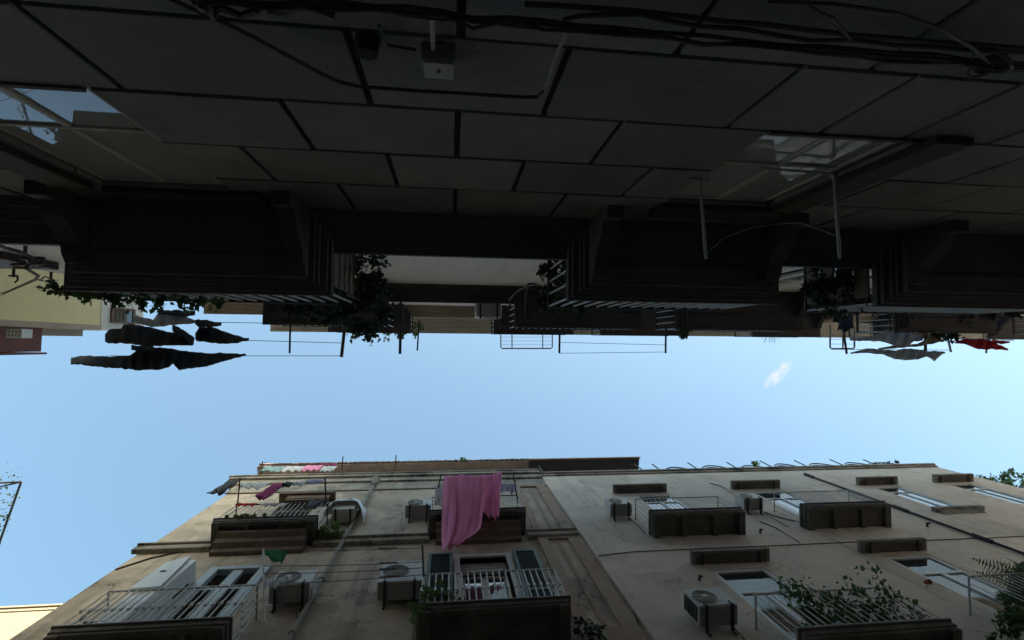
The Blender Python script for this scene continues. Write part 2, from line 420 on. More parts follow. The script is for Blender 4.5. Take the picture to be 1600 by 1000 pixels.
# ------------------------------------------------------------------ pale side: two facades on Y = 5
YF = 5.0
YW_ = -1.1
def building_b():
    B1 = empty('apartment_building', (-2, 9, GZ), 'weathered brown plaster apartment building with pink sheet and green shutters', 'building', 'apartment buildings on the pale side')
    XL, XM, XR = -7.3, 3.5, 20.4
    zt = 19.6
    doors = dict(ul=(-5.2, -4.1, 13.61, 16.6), ll=(-5.1, -4.02, 8.76, 12.1), cl=(.28, 1.37, 8.85, 12.2), cu=(.25, 1.35, 13.75, 16.7))
    m = MB(); wall_mb(m, XL, XM, YF, YF + .35, GZ, zt, list(doors.values()))
    m.box(XL, XM, YF + 5, YF + 9, GZ, zt)
    m.box(XL, XL + .3, YF + .35, YF + 5, GZ, zt)
    m.build('wall', M['b1'], B1)
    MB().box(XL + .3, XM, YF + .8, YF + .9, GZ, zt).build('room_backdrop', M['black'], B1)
    # cornice, parapet, string course
    m = MB()
    m.box(XL - .5, XM, YF - .2, YF, zt - .2, zt + .02); m.box(XL - .22, XM, YF - .12, YF, zt - .62, zt - .2)
    m.box(XL - .1, XM, YF - .05, YF, zt - 1.5, zt - .62)
    m.box(XL - .58, XM, YF - .24, YF + .3, zt + .02, zt + .12)
    m.build('cornice', M['trim'], B1, bevel=.02)
    for a, b in ((XL - .14, -5.7), (-3.32, -.5), (2.06, 3.42)):
        m = MB(); m.box(a, b, YF - .12, YF, 13.22, 13.45); m.box(a, b, YF - .17, YF, 13.45, 13.52)
        m.build('string_course', M['trim'], B1, bevel=.015)
    # pilaster with two long sunk brick panels
    m = MB(); wall_mb(m, 2.3, 3.4, YF - .06, YF, 7.6, 13.22, [(2.56, 3.08, 8.95, 13.1)])
    wall_mb(m, 2.3, 3.4, YF - .06, YF, 13.52, 18.2, [(2.5, 3.08, 13.72, 17.95)])
    m.box(2.2, 3.46, YF - .14, YF, 7.35, 7.6)
    m.build('pilaster', M['brick'], B1, bevel=.01)
    m = MB()
    for z0, z1 in ((8.95, 13.1), (13.72, 17.95)):
        m.box(2.78, 2.86, YF - .03, YF, z0 + .1, z1 - .1)
    m.build('panel_ribs', M['brick'], B1)
    # attic and tiled roof, set back
    m = MB(); m.box(-7.6, 3.3, 5.6, 12, zt + .02, 22.5); m.build('attic', M['whitewall'], B1)
    m = MB()
    x = -7.9
    while x < 3.5:
        n = 6
        pr = [(x + .11 + .11 * math.cos(math.pi * k / n), 5.02 + random.uniform(-.02, .02), 22.6 + .07 * math.sin(math.pi * k / n)) for k in range(n + 1)]
        m.prism(pr, (0, 4, 1.1)); x += .225
    m.prism([(-7.95, 5.1, 22.52), (3.5, 5.1, 22.52), (3.5, 5.1, 22.6), (-7.95, 5.1, 22.6)], (0, 4, 1.1))
    m.build('tiled_roof', M['tile'], B1)
    # doors
    w = window(B1, *doors['ul'], YF + .12, -1, M['white'], .07, 15.8, 1)
    w = window(B1, *doors['cu'], YF + .12, -1, M['white'], .07, 15.9, 1)
    # lower left: blue grey frame with black louvres
    x0, x1, z0, z1 = doors['ll']; y = YF + .1
    m = MB()
    m.box(x0 - .1, x0 + .1, y - .16, y, z0, z1 + .1); m.box(x1 - .1, x1 + .1, y - .16, y, z0, z1 + .1)
    m.box(x0 + .1, x1 - .1, y - .16, y, z1 - .05, z1 + .1)
    xm = (x0 + x1) / 2
    m.box(xm - .11, xm + .11, y - .13, y, z0, z1 - .05)
    for z in (z0 + .9, z0 + 2.55): 
        m.box(x0 + .1, xm - .11, y - .09, y, z - .07, z + .07); m.box(xm + .11, x1 - .1, y - .09, y, z - .07, z + .07)
    dl = m.build('shutter_door', M['bluegrey'], B1, bevel=.01)
    m = MB()
    for a, b in ((x0 + .1, xm - .11), (xm + .11, x1 - .1)):
        z = z0 + .05
        while z < z1 - .12:
            m.prism([(a, y - .06, z), (a, y - .05, z - .012), (a, y, z + .05), (a, y - .01, z + .062)], (b - a, 0, 0)); z += .07
        m.box(a, b, y + .02, y + .03, z0, z1 - .05)
    m.build('louvre', M['dark'], dl)
    # centre lower door with open green shutters
    x0, x1, z0, z1 = doors['cl']; y = YF + .1
    m = MB(); m.box(x0 - .14, x0, YF - .05, YF + .2, z0, z1 + .14); m.box(x1, x1 + .14, YF - .05, YF + .2, z0, z1 + .14)
    m.box(x0, x1, YF - .05, YF + .2, z1, z1 + .14)
    m.build('door_surround', M['greywhite'], B1, bevel=.01)
    window(B1, x0 + .02, x1 - .02, z0, z1 - .5, YF + .2, -1, M['greywhite'], .09, None, 1, name='door')
    m = MB()
    for k in range(9): m.box(x0 + .01, x1 - .01, YF + .12 + .012 * (k % 2), YF + .17, z1 - .5 + .055 * k, z1 - .5 + .055 * k + .052)
    m.build('roller_blind', M['greywhite'], B1)
    for sx in (-1, 1):
        a, b = (x0 - .72, x0 - .16) if sx < 0 else (x1 + .16, x1 + .72)
        m = MB(); yy = YF - .14
        m.box(a, a + .07, yy, yy + .05, z0, z1 + .05); m.box(b - .07, b, yy, yy + .05, z0, z1 + .05)
        for z in (z0, z0 + 1.4, z1 - .03): m.box(a + .07, b - .07, yy, yy + .05, z, z + .08)
        z = z0 + .1
        while z < z1 - .1:
            m.prism([(a + .07, yy + .01, z), (a + .07, yy + .01, z + .01), (a + .07, yy + .04, z + .05), (a + .07, yy + .04, z + .04)], (b - a - .14, 0, 0)); z += .055
        m.box(a + .05, b - .05, yy + .045, yy + .06, z0 + .02, z1)
        m.build('shutter', M['green'], B1)
    # blind box and boards over the upper left door
    m = MB(); m.box(-5.3, -3.6, YF - .3, YF, 16.95, 17.15); m.box(-5.0, -3.7, YF - .22, YF, 16.5, 16.6); m.box(-5.0, -3.7, YF - .24, YF - .2, 16.6, 16.9)
    m.build('blind_box', M['wood'], B1, bevel=.01)
    # balconies
    B2x = [None]
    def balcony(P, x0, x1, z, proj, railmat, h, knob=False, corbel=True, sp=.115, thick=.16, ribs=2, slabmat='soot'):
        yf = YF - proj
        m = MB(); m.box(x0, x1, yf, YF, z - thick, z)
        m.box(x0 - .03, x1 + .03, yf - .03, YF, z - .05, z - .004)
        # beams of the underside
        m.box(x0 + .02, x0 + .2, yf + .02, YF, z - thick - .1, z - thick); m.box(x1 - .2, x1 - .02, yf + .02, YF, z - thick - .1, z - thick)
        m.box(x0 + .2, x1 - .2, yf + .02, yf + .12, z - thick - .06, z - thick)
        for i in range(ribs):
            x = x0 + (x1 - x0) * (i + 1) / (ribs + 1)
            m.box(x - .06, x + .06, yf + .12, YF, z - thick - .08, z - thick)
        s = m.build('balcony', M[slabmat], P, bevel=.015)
        if corbel:
            m = MB(); pts = [(0, 0), (0, -.42), (-.1, -.42), (-.14, -.3), (-.26, -.26), (-.3, -.12), (-.42, -.08), (-.44, 0)]
            m.prism([(x0 + .18, YF + p, z - thick - .1 + q) for p, q in pts], (x1 - x0 - .36, 0, 0))
            m.build('corbel', M['corbel'], s)
        railing_mb(x0, x1, yf, YF, z, h, sp, .010 if not knob else .014, knob).build('railing_bars', railmat, s)
        rail_top_mb(x0, x1, yf, YF, z, h).build('handrail', M['greywhite'] if knob or P is B2x[0] else M['dark'], s)
        return s
    balcony(B1, -5.75, -3.3, 13.6, .65, M['rail'], 1.2)
    balcony(B1, -.49, 2.05, 13.74, .65, M['rail'], 1.24)
    balcony(B1, -5.95, -3.4, 8.75, .65, M['greywhite'], 1.18, True, False, ribs=3)
    balcony(B1, -.48, 2.1, 8.84, .66, M['greywhite'], 1.17, True, False, ribs=0)
    # drainpipe with hopper and collars
    m = MB(); X = -2.6
    m.tube([(X, YF - .1, GZ), (X, YF - .1, 18.4)], .05, 12)
    m.tube([(X, YF - .12, 18.35), (X, YF - .14, 18.6), (X, YF - .16, 18.9)], .07, 14, .16)
    for z in (9.2, 11.2, 13.4, 15.4, 17.1): m.tube([(X, YF - .1, z), (X, YF - .1, z + .08)], .066, 12)
    m.build('drainpipe', M['pipe'], B1, smooth=False)
    # cables and cracks on the wall
    MB().tube([at(x, y, YF - .02) for x, y in ((180, 890), (235, 872), (300, 858), (345, 851), (400, 847))], .018, 5).build('wall_cable', M['stem'], B1)
    MB().tube([at(x, y, YF - .02) for x, y in ((935, 868), (950, 890), (985, 940), (1002, 985), (1012, 1010))], .015, 5).build('wall_cable', M['stem'], B1)
    MB().tube([at(x, y, YF - .03) for x, y in ((847, 750), (855, 765), (852, 780))], .02, 5).build('wall_cable', M['stem'], B1)

    # ---------------- right-hand facade
    B2 = empty('apartment_building', (12, 9, GZ), 'smooth beige apartment building with small concrete window hoods', 'building', 'apartment buildings on the pale side')
    B2x[0] = B2
    zt2 = 19.35
    win = dict(A=(6.2, 7.4, 13.11, 16.5), B=(10.35, 11.6, 13.24, 16.55), C=(15.1, 16.05, 14.4, 16.7), D=(18.22, 19.15, 14.4, 16.85),
               E=(5.8, 7.1, 7.41, 10.9), G=(10.3, 11.52, 7.6, 11.17))
    ops = list(win.values())
    m = MB(); wall_mb(m, XM, XR, YF - .06, YF + .3, GZ, zt2, ops)
    m.box(XM, XR, YF + 5, YF + 9, GZ, zt2); m.box(XR - .3, XR, YF + .3, YF + 5, GZ, zt2)
    m.build('wall', M['b2'], B2)
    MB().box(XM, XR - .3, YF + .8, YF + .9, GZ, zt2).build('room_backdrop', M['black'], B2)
    m = MB(); m.box(XM - .05, XR + .05, YF - .18, YF + .4, zt2, zt2 + .14); m.box(XM, XR + .02, YF - .12, YF - .06, zt2 - .14, zt2)
    m.build('cornice', M['trim'], B2, bevel=.02)
    for k, tr in (('A', 15.8), ('B', 15.8), ('C', 16.1), ('D', 16.2), ('E', 9.9), ('G', 10.3)):
        x0, x1, z0, z1 = win[k]
        window(B2, x0, x1, z0, z1, YF - .045, -1, M['white'], .1 if k in 'EG' else .06, tr, 1, .05)
    for k, (x0, x1, z, pr) in dict(A=(5.52, 7.4, 16.78, .29), B=(9.82, 11.64, 16.88, .29), C=(14.7, 16.3, 16.93, .29), D=(17.9, 19.55, 17.02, .29),
                                   E=(5.52, 7.42, 11.2, .29), G=(9.92, 11.7, 11.4, .29)).items():
        m = MB(); yf = YF - .06 - pr
        m.box(x0, x1, yf, YF - .06, z, z + .1)
        m.box(x0, x0 + .1, yf, YF - .06, z - .02, z); m.box(x1 - .1, x1, yf, YF - .06, z - .02, z); m.box(x0 + .1, x1 - .1, yf, yf + .045, z - .02, z)
        hd = m.build('window_hood', M['concrete'], B2, bevel=.01)
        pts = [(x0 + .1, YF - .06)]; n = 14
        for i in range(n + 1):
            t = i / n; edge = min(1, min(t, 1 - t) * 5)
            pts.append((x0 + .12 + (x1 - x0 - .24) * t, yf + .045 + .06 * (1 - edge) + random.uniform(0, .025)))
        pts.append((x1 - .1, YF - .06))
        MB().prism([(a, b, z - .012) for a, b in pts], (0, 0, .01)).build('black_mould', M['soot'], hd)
        for x in (x0 + .25, x1 - .25): MB().box(x - .018, x + .018, yf + .01, YF - .06, z - .05, z - .02).build('iron_strip', M['dark'], hd)
    m = MB(); m.box(14.68, 16.38, YF - .2, YF - .06, 13.95, 14.1)
    m.prism([(14.76, YF - .06, 13.75), (14.76, YF - .06, 13.95), (14.76, YF - .16, 13.95)], (1.45, 0, 0))
    m.build('window_sill', M['concrete'], B2, bevel=.01)
    balcony(B2, 5.29, 7.85, 13.1, .68, M['rail'], 1.1, False, False, .13, .2, 2)
    balcony(B2, 9.72, 12.25, 13.23, .68, M['rail'], 1.2, False, False, .13, .2, 2)
    balcony(B2, 5.36, 7.93, 7.4, .7, M['greywhite'], 1.15, False, False, .13, .16, 2)
    balcony(B2, 9.64, 13.2, 7.4, .8, M['greywhite'], 1.18, False, False, .13, .16, 3)
    m = MB(); X = 13.8
    m.tube([(X, YF - .1, GZ), (X, YF - .1, 18.5)], .035, 8)
    for z in (11.6, 14.0, 18.0): m.tube([(X, YF - .1, z), (X, YF - .1, z + .5)], .06, 8)
    m.build('conduit', M['cable'], B2)
    ln = ((935, 868), (990, 862), (1080, 858), (1200, 853), (1330, 847), (1450, 844), (1530, 841), (1620, 837))
    MB().tube([at(x, y, YF - .075) for x, y in ln], .011, 5).build('wall_cable', M['stem'], B2)
    MB().tube([at(x, y, YF - .075) for x, y in ((1188, 815), (1215, 826), (1250, 848))], .014, 5).build('wall_cable', M['stem'], B2)
    MB().tube([at(x, y, YF - .075) for x, y in ((1110, 755), (1128, 760), (1145, 771))], .014, 5).build('wall_cable', M['stem'], B2)
    MB().tube([at(x, y, YF - .075) for x, y in ((1195, 800), (1210, 806), (1232, 812), (1248, 815))], .014, 5).build('wall_cable', M['stem'], B2)
    for px, py in ((1188, 833), (1449, 823), (1093, 907), (1086, 962)):
        c = at(px, py, YF - .06); MB().tube([c, c + Vector((0, -.1, 0)), c + Vector((0, -.12, -.08))], .03, 8).build('pipe_stub', M['dark'], B2)
    # the added unseen storey that blocks sun is on the stone building alone
    return B1, B2
B1, B2 = building_b()

# roof awning of dark sheet on the pale roofs
def roof_things():
    t = empty('roof_awning', (5.8, 6, 19.5), 'dark sheet metal awning with reddish edge on the roof of the beige building', 'awning')
    m = MB(); m.prism([(3.42, 4.92, 21.8), (8.36, 4.92, 21.8), (8.36, 4.92, 21.88), (3.42, 4.92, 21.88)], (0, 2.3, .5)); m.build('sheet', M['dark'], t)
    m = MB(); m.box(3.38, 8.4, 4.86, 4.915, 21.77, 21.92); m.build('edge_trim', M['rust'], t)
    m = MB()
    for x in (3.8, 8.0):
        for y in (5.1, 7.0): m.tube([(x, y, 19.5), (x, y, 21.85 + (.2 * (y - 4.9)))], .03, 6)
    m.build('post', M['dark'], t)
    # wire hoops
    m = MB()
    x = 8.6
    while x < 18.6:
        w = random.uniform(1.1, 1.5); h = random.uniform(.9, 1.15)
        for k in range(3):
            m.tube([(x + w * i / 10, 5.0 + .06 * k, 19.5 + h * (1 - .08 * k) * math.sin(math.pi * i / 10) ** .6) for i in range(11)], .026, 5)
        m.tube([(x - .1, 5.0, 19.5), (x - .22, 4.85, 19.5 + h)], .025, 5)
        x += w + random.uniform(.05, .3)
    tag(m.build('hoop_fence', M['dark'], None, (13, 5, 19.5)), 'low fence of bent wire hoops along the roof edge of the beige building', 'fence')
    for i, (px, py, top, lab) in enumerate(((408, 739, 721, 'thin roof pole with short rungs beside the washing on the brown roof'),
                                            (534, 732, 713, 'thin dark roof pole above the tiles just left of another pole'),
                                            (617, 732, 711, 'tallest thin roof pole above the middle of the tiled roof'))):
        b = at(px, py + 3, Z=20.0); t = at(px + 2, top, Z=20.0)
        m = MB().tube([b, t], .02, 6)
        if i == 0:
            for k in range(4): m.tube([t + (b - t) * (.1 + .2 * k), t + (b - t) * (.1 + .2 * k) + Vector((.2, 0, 0))], .009, 4)
        tag(m.build('roof_pole', M['dark'], None, b), lab, 'pole', 'poles on the pale roofs')
roof_things()

# ------------------------------------------------------------------ dark side
YW = -1.1
def building_t():
    T = empty('stone_building', (0, -6, GZ), 'dark grey rusticated stone building with heavy balconies overhead', 'building')
    XL, XR = -6.2, 24.0
    ops1 = [(-2.42, -1.6, 2.36, 3.78), (1.6, 2.42, 2.36, 3.6)]
    # smooth upper wall with French doors behind the balconies
    cents = (-2.15, 2.1, 5.3, 10.0, 14.0, 18.0)
    floors = (4.4, 9.3, 14.2)
    dops = [(c - .5, c + .5, z + .02, z + 4.1) for c in cents for z in floors]
    m = MB(); wall_mb(m, XL, XR, YW - .4, YW, 4.3, 18.9, dops)
    m.box(XL, XL + .4, -25, YW - .4, 4.3, 18.9); m.box(XL, XR, -25.4, -25, GZ, 18.9)  # side wall runs extra deep out of view to shade the yellow house
    m.build('upper_wall', M['tplaster'], T)
    m = MB(); wall_mb(m, XL, XR, YW - .4, YW - .03, GZ, 4.3, ops1)
    m.box(XL, XL + .4, -25, YW - .4, GZ, 4.3)
    m.build('lower_wall', M['groove'], T)
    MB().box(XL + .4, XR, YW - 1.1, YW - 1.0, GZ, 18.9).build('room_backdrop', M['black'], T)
    # rusticated blocks
    m = MB(); gap = .016
    zr = [GZ, -1.0, -.42, .16, .74, 1.2, 1.77, 2.34, 2.93, 3.53, 4.2]
    for r in range(len(zr) - 1):
        z0, z1 = zr[r], zr[r + 1]
        off = .02 if r % 2 == 1 else -.38
        js = [off + .805 * k for k in range(-9, 28)]
        js = [j for j in js if XL < j < XR]
        if r == 6: js = [j for j in js if not (-2.6 < j < -1.0 or 1.0 < j < 2.7)] + [-1.43, 1.36, 1.86, 2.34]
        js = sorted([XL] + js + [XR])
        for a, b in zip(js, js[1:]):
            segs = [(a, b)]
            for o in ops1:
                ns = []
                if o[2] - .001 < z1 and o[3] > z0:
                    for s_, e_ in segs:
                        lo, hi = o[0], o[1]
                        if e_ <= lo or s_ >= hi: ns.append((s_, e_)); continue
                        if s_ < lo: ns.append((s_, lo))
                        if e_ > hi: ns.append((hi, e_))
                    segs = ns
            for s_, e_ in segs:
                if e_ - s_ < .06: continue
                ga = gap if abs(s_ - a) < 1e-6 else 0; gb = gap if abs(e_ - b) < 1e-6 else 0
                zz0, zz1 = z0 + gap * .8, z1 - gap * .8
                mid = [(o[0], o[1], o[2], o[3]) for o in ops1 if o[0] < e_ and o[1] > s_]
                dy = random.uniform(-.003, .003)
                m.box(s_ + ga, e_ - gb, YW - .03, YW + dy, zz0, zz1)
            # fill above and below an opening within the course
            for o in ops1:
                s_, e_ = max(a, o[0]), min(b, o[1])
                if e_ - s_ > .02:
                    if z0 < o[2] < z1: m.box(s_, e_, YW - .03, YW, z0 + gap * .8, o[2])
                    if z0 < o[3] < z1: m.box(s_, e_, YW - .03, YW, o[3], z1 - gap * .8)
    m.build('rusticated_blocks', M['stone'], T, bevel=.006)
    # string cornices at each floor, with mouldings
    for i, z in enumerate(floors):
        m = MB(); z -= .12
        for k, (pr, dz) in enumerate(((.06, .05), (.1, .04), (.16, .05), (.2, .04), (.26, .05), (.31, .07))):
            m.box(XL - pr, XR, YW, YW + pr, z - .05 + sum((.05, .04, .05, .04, .05, .07)[:k]), z - .05 + sum((.05, .04, .05, .04, .05, .07)[:k]) + dz)
        m.build('floor_cornice', M['dstone'] if i < 2 else M['tcornice'], T)
    # eaves
    m = MB()
    z = 18.9
    for k, (pr, dz) in enumerate(((.12, .1), (.22, .1), (.36, .1), (.5, .1), (.64, .14))):
        m.box(XL - pr * .5, XR, YW - .4, YW + pr, z, z + dz); z += dz
    m.build('eaves_cornice', M['tcornice'], T)
    m = MB(); m.box(XL, XR, -25.4, YW - .4, 18.9, 19.4)
    m.box(-5.2, 40, -24, -1.5, 19.4, 26)  # added unseen storey that keeps the sun off the pale facades
    m.build('roof_and_sun_blocker', M['tplaster'], T)
    # windows of the ground floor
    def gwin(o, tr):
        x0, x1, z0, z1 = o; y = YW - .03
        w = window(T, x0, x1, z0, z1, y, 1, M['frame'], .034, tr, 2, .022, M['glass_curtain'])
        m = MB(); m.box(x0 - .01, x1 + .01, YW - .03, YW + .012, z0 - .03, z0 - .003); m.build('sill', M['groove'], w)
        return w
    gwin(ops1[0], 2.88); gwin(ops1[1], 2.86)
    for o in ops1: MB().box(o[0] - .02, o[1] + .2, YW + .002, YW + .05, o[3] + .02, o[3] + .3).build('lintel_strip', M['darkbrown'], T, bevel=.01)  # dark strip above each ground floor opening
    for o in ops1:
        a, b = (o[0] - .3, o[0] - .05) if o[0] < 0 else (o[1] + .04, o[1] + .26)
        MB().box(a, b, YW + .003, YW + .045, o[2] - .1, o[3] - .003).build('shutter', M['darkbrown'], T, bevel=.008)  # dark upright strip beside each ground floor opening
    for c0, c1, z0, z1 in dops:
        if c1 < 14: window(T, c0, c1, z0, z1, YW - .015, 1, M['white'], .08, z1 - .8, 1, .05, name='french_door')
    # balconies
    exts = [((-3.05, -1.0), (1.03, 3.05), (4.06, 6.3), (8.9, 11.1), (13.0, 15.0), (17.0, 19.0)), ((-3.27, -1.12), (1.17, 3.65), (4.3, 6.98), (9.0, 11.3), (13.0, 15.2), (17.0, 19.2)),
            ((-3.3, -1.1), (1.2, 3.5), (4.3, 6.8), (9.0, 11.2), (13.0, 15.2), (17.0, 19.2))]
    for fi, z in enumerate(floors):
        for x0, x1 in exts[fi]:
            m = MB(); yf = YW + (.69, .76, .76)[fi]; zb = z - .16
            for ins, d0, d1 in ((.16, -.03, .03), (.115, .03, .06), (.085, .06, .1), (.03, .1, .14), (0, .14, .2)):
                m.box(x0 + ins, x1 - ins, YW, yf - ins * .8, zb + d0, zb + d1)
            # raised border of the panelled soffit
            a, b = x0 + .28, x1 - .28
            m.box(a, b, yf - .3, yf - .25, zb - .055, zb - .03); m.box(a, a + .05, YW + .05, yf - .3, zb - .055, zb - .03); m.box(b - .05, b, YW + .05, yf - .3, zb - .055, zb - .03)
            s = m.build('balcony', M['dstone'], T, bevel=.008)
            pts = [(0, 0), (.5, 0), (.5, -.06), (.44, -.1), (.36, -.12), (.28, -.2), (.2, -.3), (.1, -.34), (.1, -.46), (0, -.46)]
            for x in (x0 + .16, x1 - .3):
                MB().prism([(x, YW + p, zb - .03 + q) for p, q in pts], (.14, 0, 0)).build('console', M['console'], s, bevel=.006)
            zt = zb + .2
            sides = {(0, 0): (1,), (0, 2): (-1,)}.get((fi, exts[fi].index((x0, x1))), ())
            for sd_ in sides:
                m = MB(); xx = (x1 - .025 if sd_ > 0 else x0 + .005)
                for k in range(4): m.box(xx, xx + .02, YW + .02, yf - .1, zt + .05 + .23 * k, zt + .22 + .23 * k)
                m.build('side_boards', M['slat'], s)
            railing_mb(x0, x1, yf, YW, zt, .95, .125, .011, False).build('railing_bars', M['rail'], s)
            rail_top_mb(x0, x1, yf, YW, zt, .95, .022).build('handrail', M['dark'], s)
    return T
T = building_t()

# ------------------------------------------------------------------ ends of the alley
def ends():
    y = empty('yellow_house', (-14, -3, GZ), 'yellow plastered house wall with pale top band beyond the stone building', 'building')
    X = -9.0
    zt = 14.25; zw = 16.05
    yc_ = at(80, 510, Z=11.6); yy = yc_.y * X / yc_.x
    MB().box(-30, X, -14, yy, GZ, zt).build('wall', M['yellow'], y)
    MB().box(-30, X + .01, -14, yy + .01, zt, zw).build('upper_wall', M['whitewall'], y)
    MB().box(-30, X - .3, yy + .01, yy + .2, GZ, 14.1).build('corner_pilaster', M['tcornice'], y)
    m = MB(); m.box(-30, X + .05, yy - .09, yy + .04, GZ, zt - .02); m.build('corner_strip', M['tcornice'], y)
    m = MB(); q = X + .06
    for a, b, c, d in ((yy - .6, yy - .55, 14.6, 15.6), (yy - .22, yy - .17, 14.6, 15.6), (yy - .55, yy - .22, 14.6, 14.66), (yy - .55, yy - .22, 15.54, 15.6)): m.box(X + .01, q, a, b, c, d)
    w = m.build('window', M['wood'], y); MB().box(X + .012, X + .03, yy - .55, yy - .22, 14.66, 15.54).build('pane', M['glass'], w)
    p = empty('boarded_bay', (-11, -.1, 10.9), 'red boarded bay overhanging beside the yellow wall at the left edge', 'bay')
    m = MB()
    x = -20.0
    while x < -9.3:
        m.box(x, x + .24, -.46, .225, 10.9, 10.94); x += .27
    m.box(-20, -9.15, -.45, .21, 10.94, 12.6)
    m.build('boards', M['redwood'], p)
    m = MB(); m.box(-20, -9.1, .226, .27, 10.86, 12.7); m.build('fascia', M['redwood'], p)
    v = empty('vent_box', (-9.9, -.2, 10.7), 'white louvred vent box with eight dark holes under the red boarded bay', 'vent')
    c0 = at(10, 528, Z=10.65); c1 = at(35, 514, Z=10.65)
    x0, x1, y0, y1 = c0.x, c1.x, c1.y, c0.y
    m = MB()
    m.box(x0, x1, y0, y1, 10.67, 10.89)
    for i in range(5): 
        xx = x0 + (x1 - x0 - .03) * i / 4; m.box(xx, xx + .03, y0, y1, 10.64, 10.67)
    for j in range(3):
        yy = y0 + (y1 - y0 - .03) * j / 2; m.box(x0, x1, yy, yy + .03, 10.635, 10.64)
    m.build('casing', M['white'], v)
    m = MB(); m.box(x0 + .02, x1 - .02, y0 + .02, y1 - .02, 10.655, 10.668); m.build('dark_holes', M['black'], v)
    c = empty('sunlit_house', (-20, 12, GZ), 'sunlit cream house wall beyond the end of the brown building', 'building')
    zt = at(35, 950, Y=10).z
    MB().box(-40, -10, 10, 16, GZ, zt - .3).build('wall', M['sunwall'], c)
    m = MB(); m.box(-40, -9.9, 9.9, 16, zt - .12, zt); m.box(-40, -9.9, 9.96, 16, zt - .3, zt - .12); m.build('cornice', M['sunwall'], c)
    # vine pergola on its roof
    t = empty('pergola', (-19.5, 10.4, zt), 'thin rooftop pergola frame with sparse vine at the left edge', 'pergola')
    Z = 30.0
    a, b, d, e = at(33, 753, Z=Z), at(-60, 757, Z=Z), at(-6, 862, Z=Z), at(-60, 775, Z=Z)
    m = MB(); m.tube([a, b], .05, 6); m.tube([a, d], .06, 6); m.tube([a, e], .04, 6)
    q = Vector((d.x, d.y, zt)); m.tube([q, d], .06, 6); m.tube([Vector((b.x, b.y + 3, zt)), b], .06, 6)
    m.build('frame', M['cable'], t)
    m = MB()
    for i in range(150):
        s, r = random.random(), random.random() ** 1.6
        p_ = a + (d - a) * s + (b - d) * r * .5 * (1 - .2 * s) + Vector((random.gauss(0, .14), random.gauss(0, .14), random.gauss(0, .2)))
        m.leaf(p_, .15)
    m.build('vine', M['leafd'], t)
    d_ = empty('terrace_house', (26, 10, GZ), 'plain house behind the right end of the beige building', 'building')
    MB().box(20.8, 40, 6.2, 14, GZ, 18.6).build('wall', M['b2'], d_)
    MB().box(20.7, 40, 6.1, 14, 18.6, 18.75).build('parapet', M['trim'], d_)
ends()

# ------------------------------------------------------------------ air conditioners
def ac_proto(name, w, h, d, side_grille):
    """local: base centre of the back on the wall plane, front towards -Y"""
    r = empty(name, (0, 0, 0), 'x', 'air conditioner', 'air conditioners on the pale facades')
    m = MB(); m.box(-w / 2, w / 2, -d - .08, -.08, .012, h); m.build('casing', M['acwhite'], r, bevel=.018, local=True)
    MB().box(-w / 2 + .02, w / 2 - .02, -d - .06, -.1, 0, .011).build('base_pan', M['acbase'], r, local=True)
    cx = -w * .14; cz = h * .5; R = min(h * .42, w * .3)
    m = MB(); m.disc((cx, -d - .085, cz), (0, -1, 0), R, .004, 32); m.build('fan_recess', M['dark'], r, local=True)
    m = MB()
    for k in range(1, 7): m.ring((cx, -d - .095, cz), (0, 1, 0), R * k / 6, .006)
    for k in range(8):
        an = k * math.pi / 4
        m.tube([(cx + R * .2 * math.cos(an), -d - .095, cz + R * .2 * math.sin(an)), (cx + R * math.cos(an), -d - .095, cz + R * math.sin(an))], .004, 4)
    m.build('fan_grille', M['greywhite'], r, local=True)
    MB().disc((cx, -d - .1, cz), (0, -1, 0), R * .22, .012, 20).build('fan_hub', M['greywhite'], r, local=True)
    for x in (-w * .33, w * .33):
        m = MB(); m.box(x - .02, x + .02, -d - .12, -.005, -.05, -.004); m.box(x - .02, x + .02, -.03, -.004, -.16, -.05); m.tube([(x, -d - .1, -.05), (x, -d - .1, .1)], .016, 5)
        m.build('bracket', M['dark'], r, local=True)
    if side_grille:
        m = MB()
        for i in range(7): m.box(-w / 2 - .008, -w / 2 - .004, -d - .04, -.13, h * (.1 + .12 * i), h * (.1 + .12 * i) + .05)
        m.build('side_slots', M['black'], r, local=True)
    m = MB(); m.box(w / 2, w / 2 + .03, -d * .7 - .08, -d * .2 - .08, h * .12, h * .45); m.build('valve_cover', M['greywhite'], r, local=True)
    hs = [Vector((w * .28, -.12, 0)), Vector((w * .3, -.1, -.25)), Vector((w * .34, -.05, -.42)), Vector((w * .42, -.03, -.5)), Vector((w * .4, -.025, -1.2))]
    MB().tube(hs, .011, 6).build('drain_hose', M['stem'], r, local=True)
    return r
acs = [(.72, .62, (4.72, 8.58), 'dusty white air conditioner with round fan grille beside the lower white window'),
       (.64, .55, (4.93, 14.28), 'small pale air conditioner left of the upper left balcony of the beige building'),
       (.62, .5, (9.07, 14.4), 'small pale air conditioner between the two upper balconies of the beige building'),
       (.86, .95, (-.91, 10.2), 'large white air conditioner with clear fan left of the green shuttered door'),
       (.76, .62, (-2.98, 10.3), 'air conditioner with dark fan beside the drainpipe and grey towel'),
       (.74, .55, (-.85, 14.9), 'white air conditioner left of the pink sheet balcony')]
for w, h, (x, z), lab in acs:
    r = ac_proto('air_conditioner', w, h, .36, x == 4.72)
    r.location = (x, YF - (.06 if x > 3.4 else 0), z); r['label'] = lab
q0, q1 = at(744, 472, Y=YW_ + .1), at(785, 472, Y=YW_ + .1)
r = ac_proto('air_conditioner', q1.x - q0.x, .6, .36, False)
r.location = ((q0.x + q1.x) / 2, YW_, q0.z); r.rotation_euler = (0, 0, math.pi)
r['label'] = 'air conditioner seen from below on the upper wall of the dark stone building'; r['group'] = 'air conditioners on the stone building'
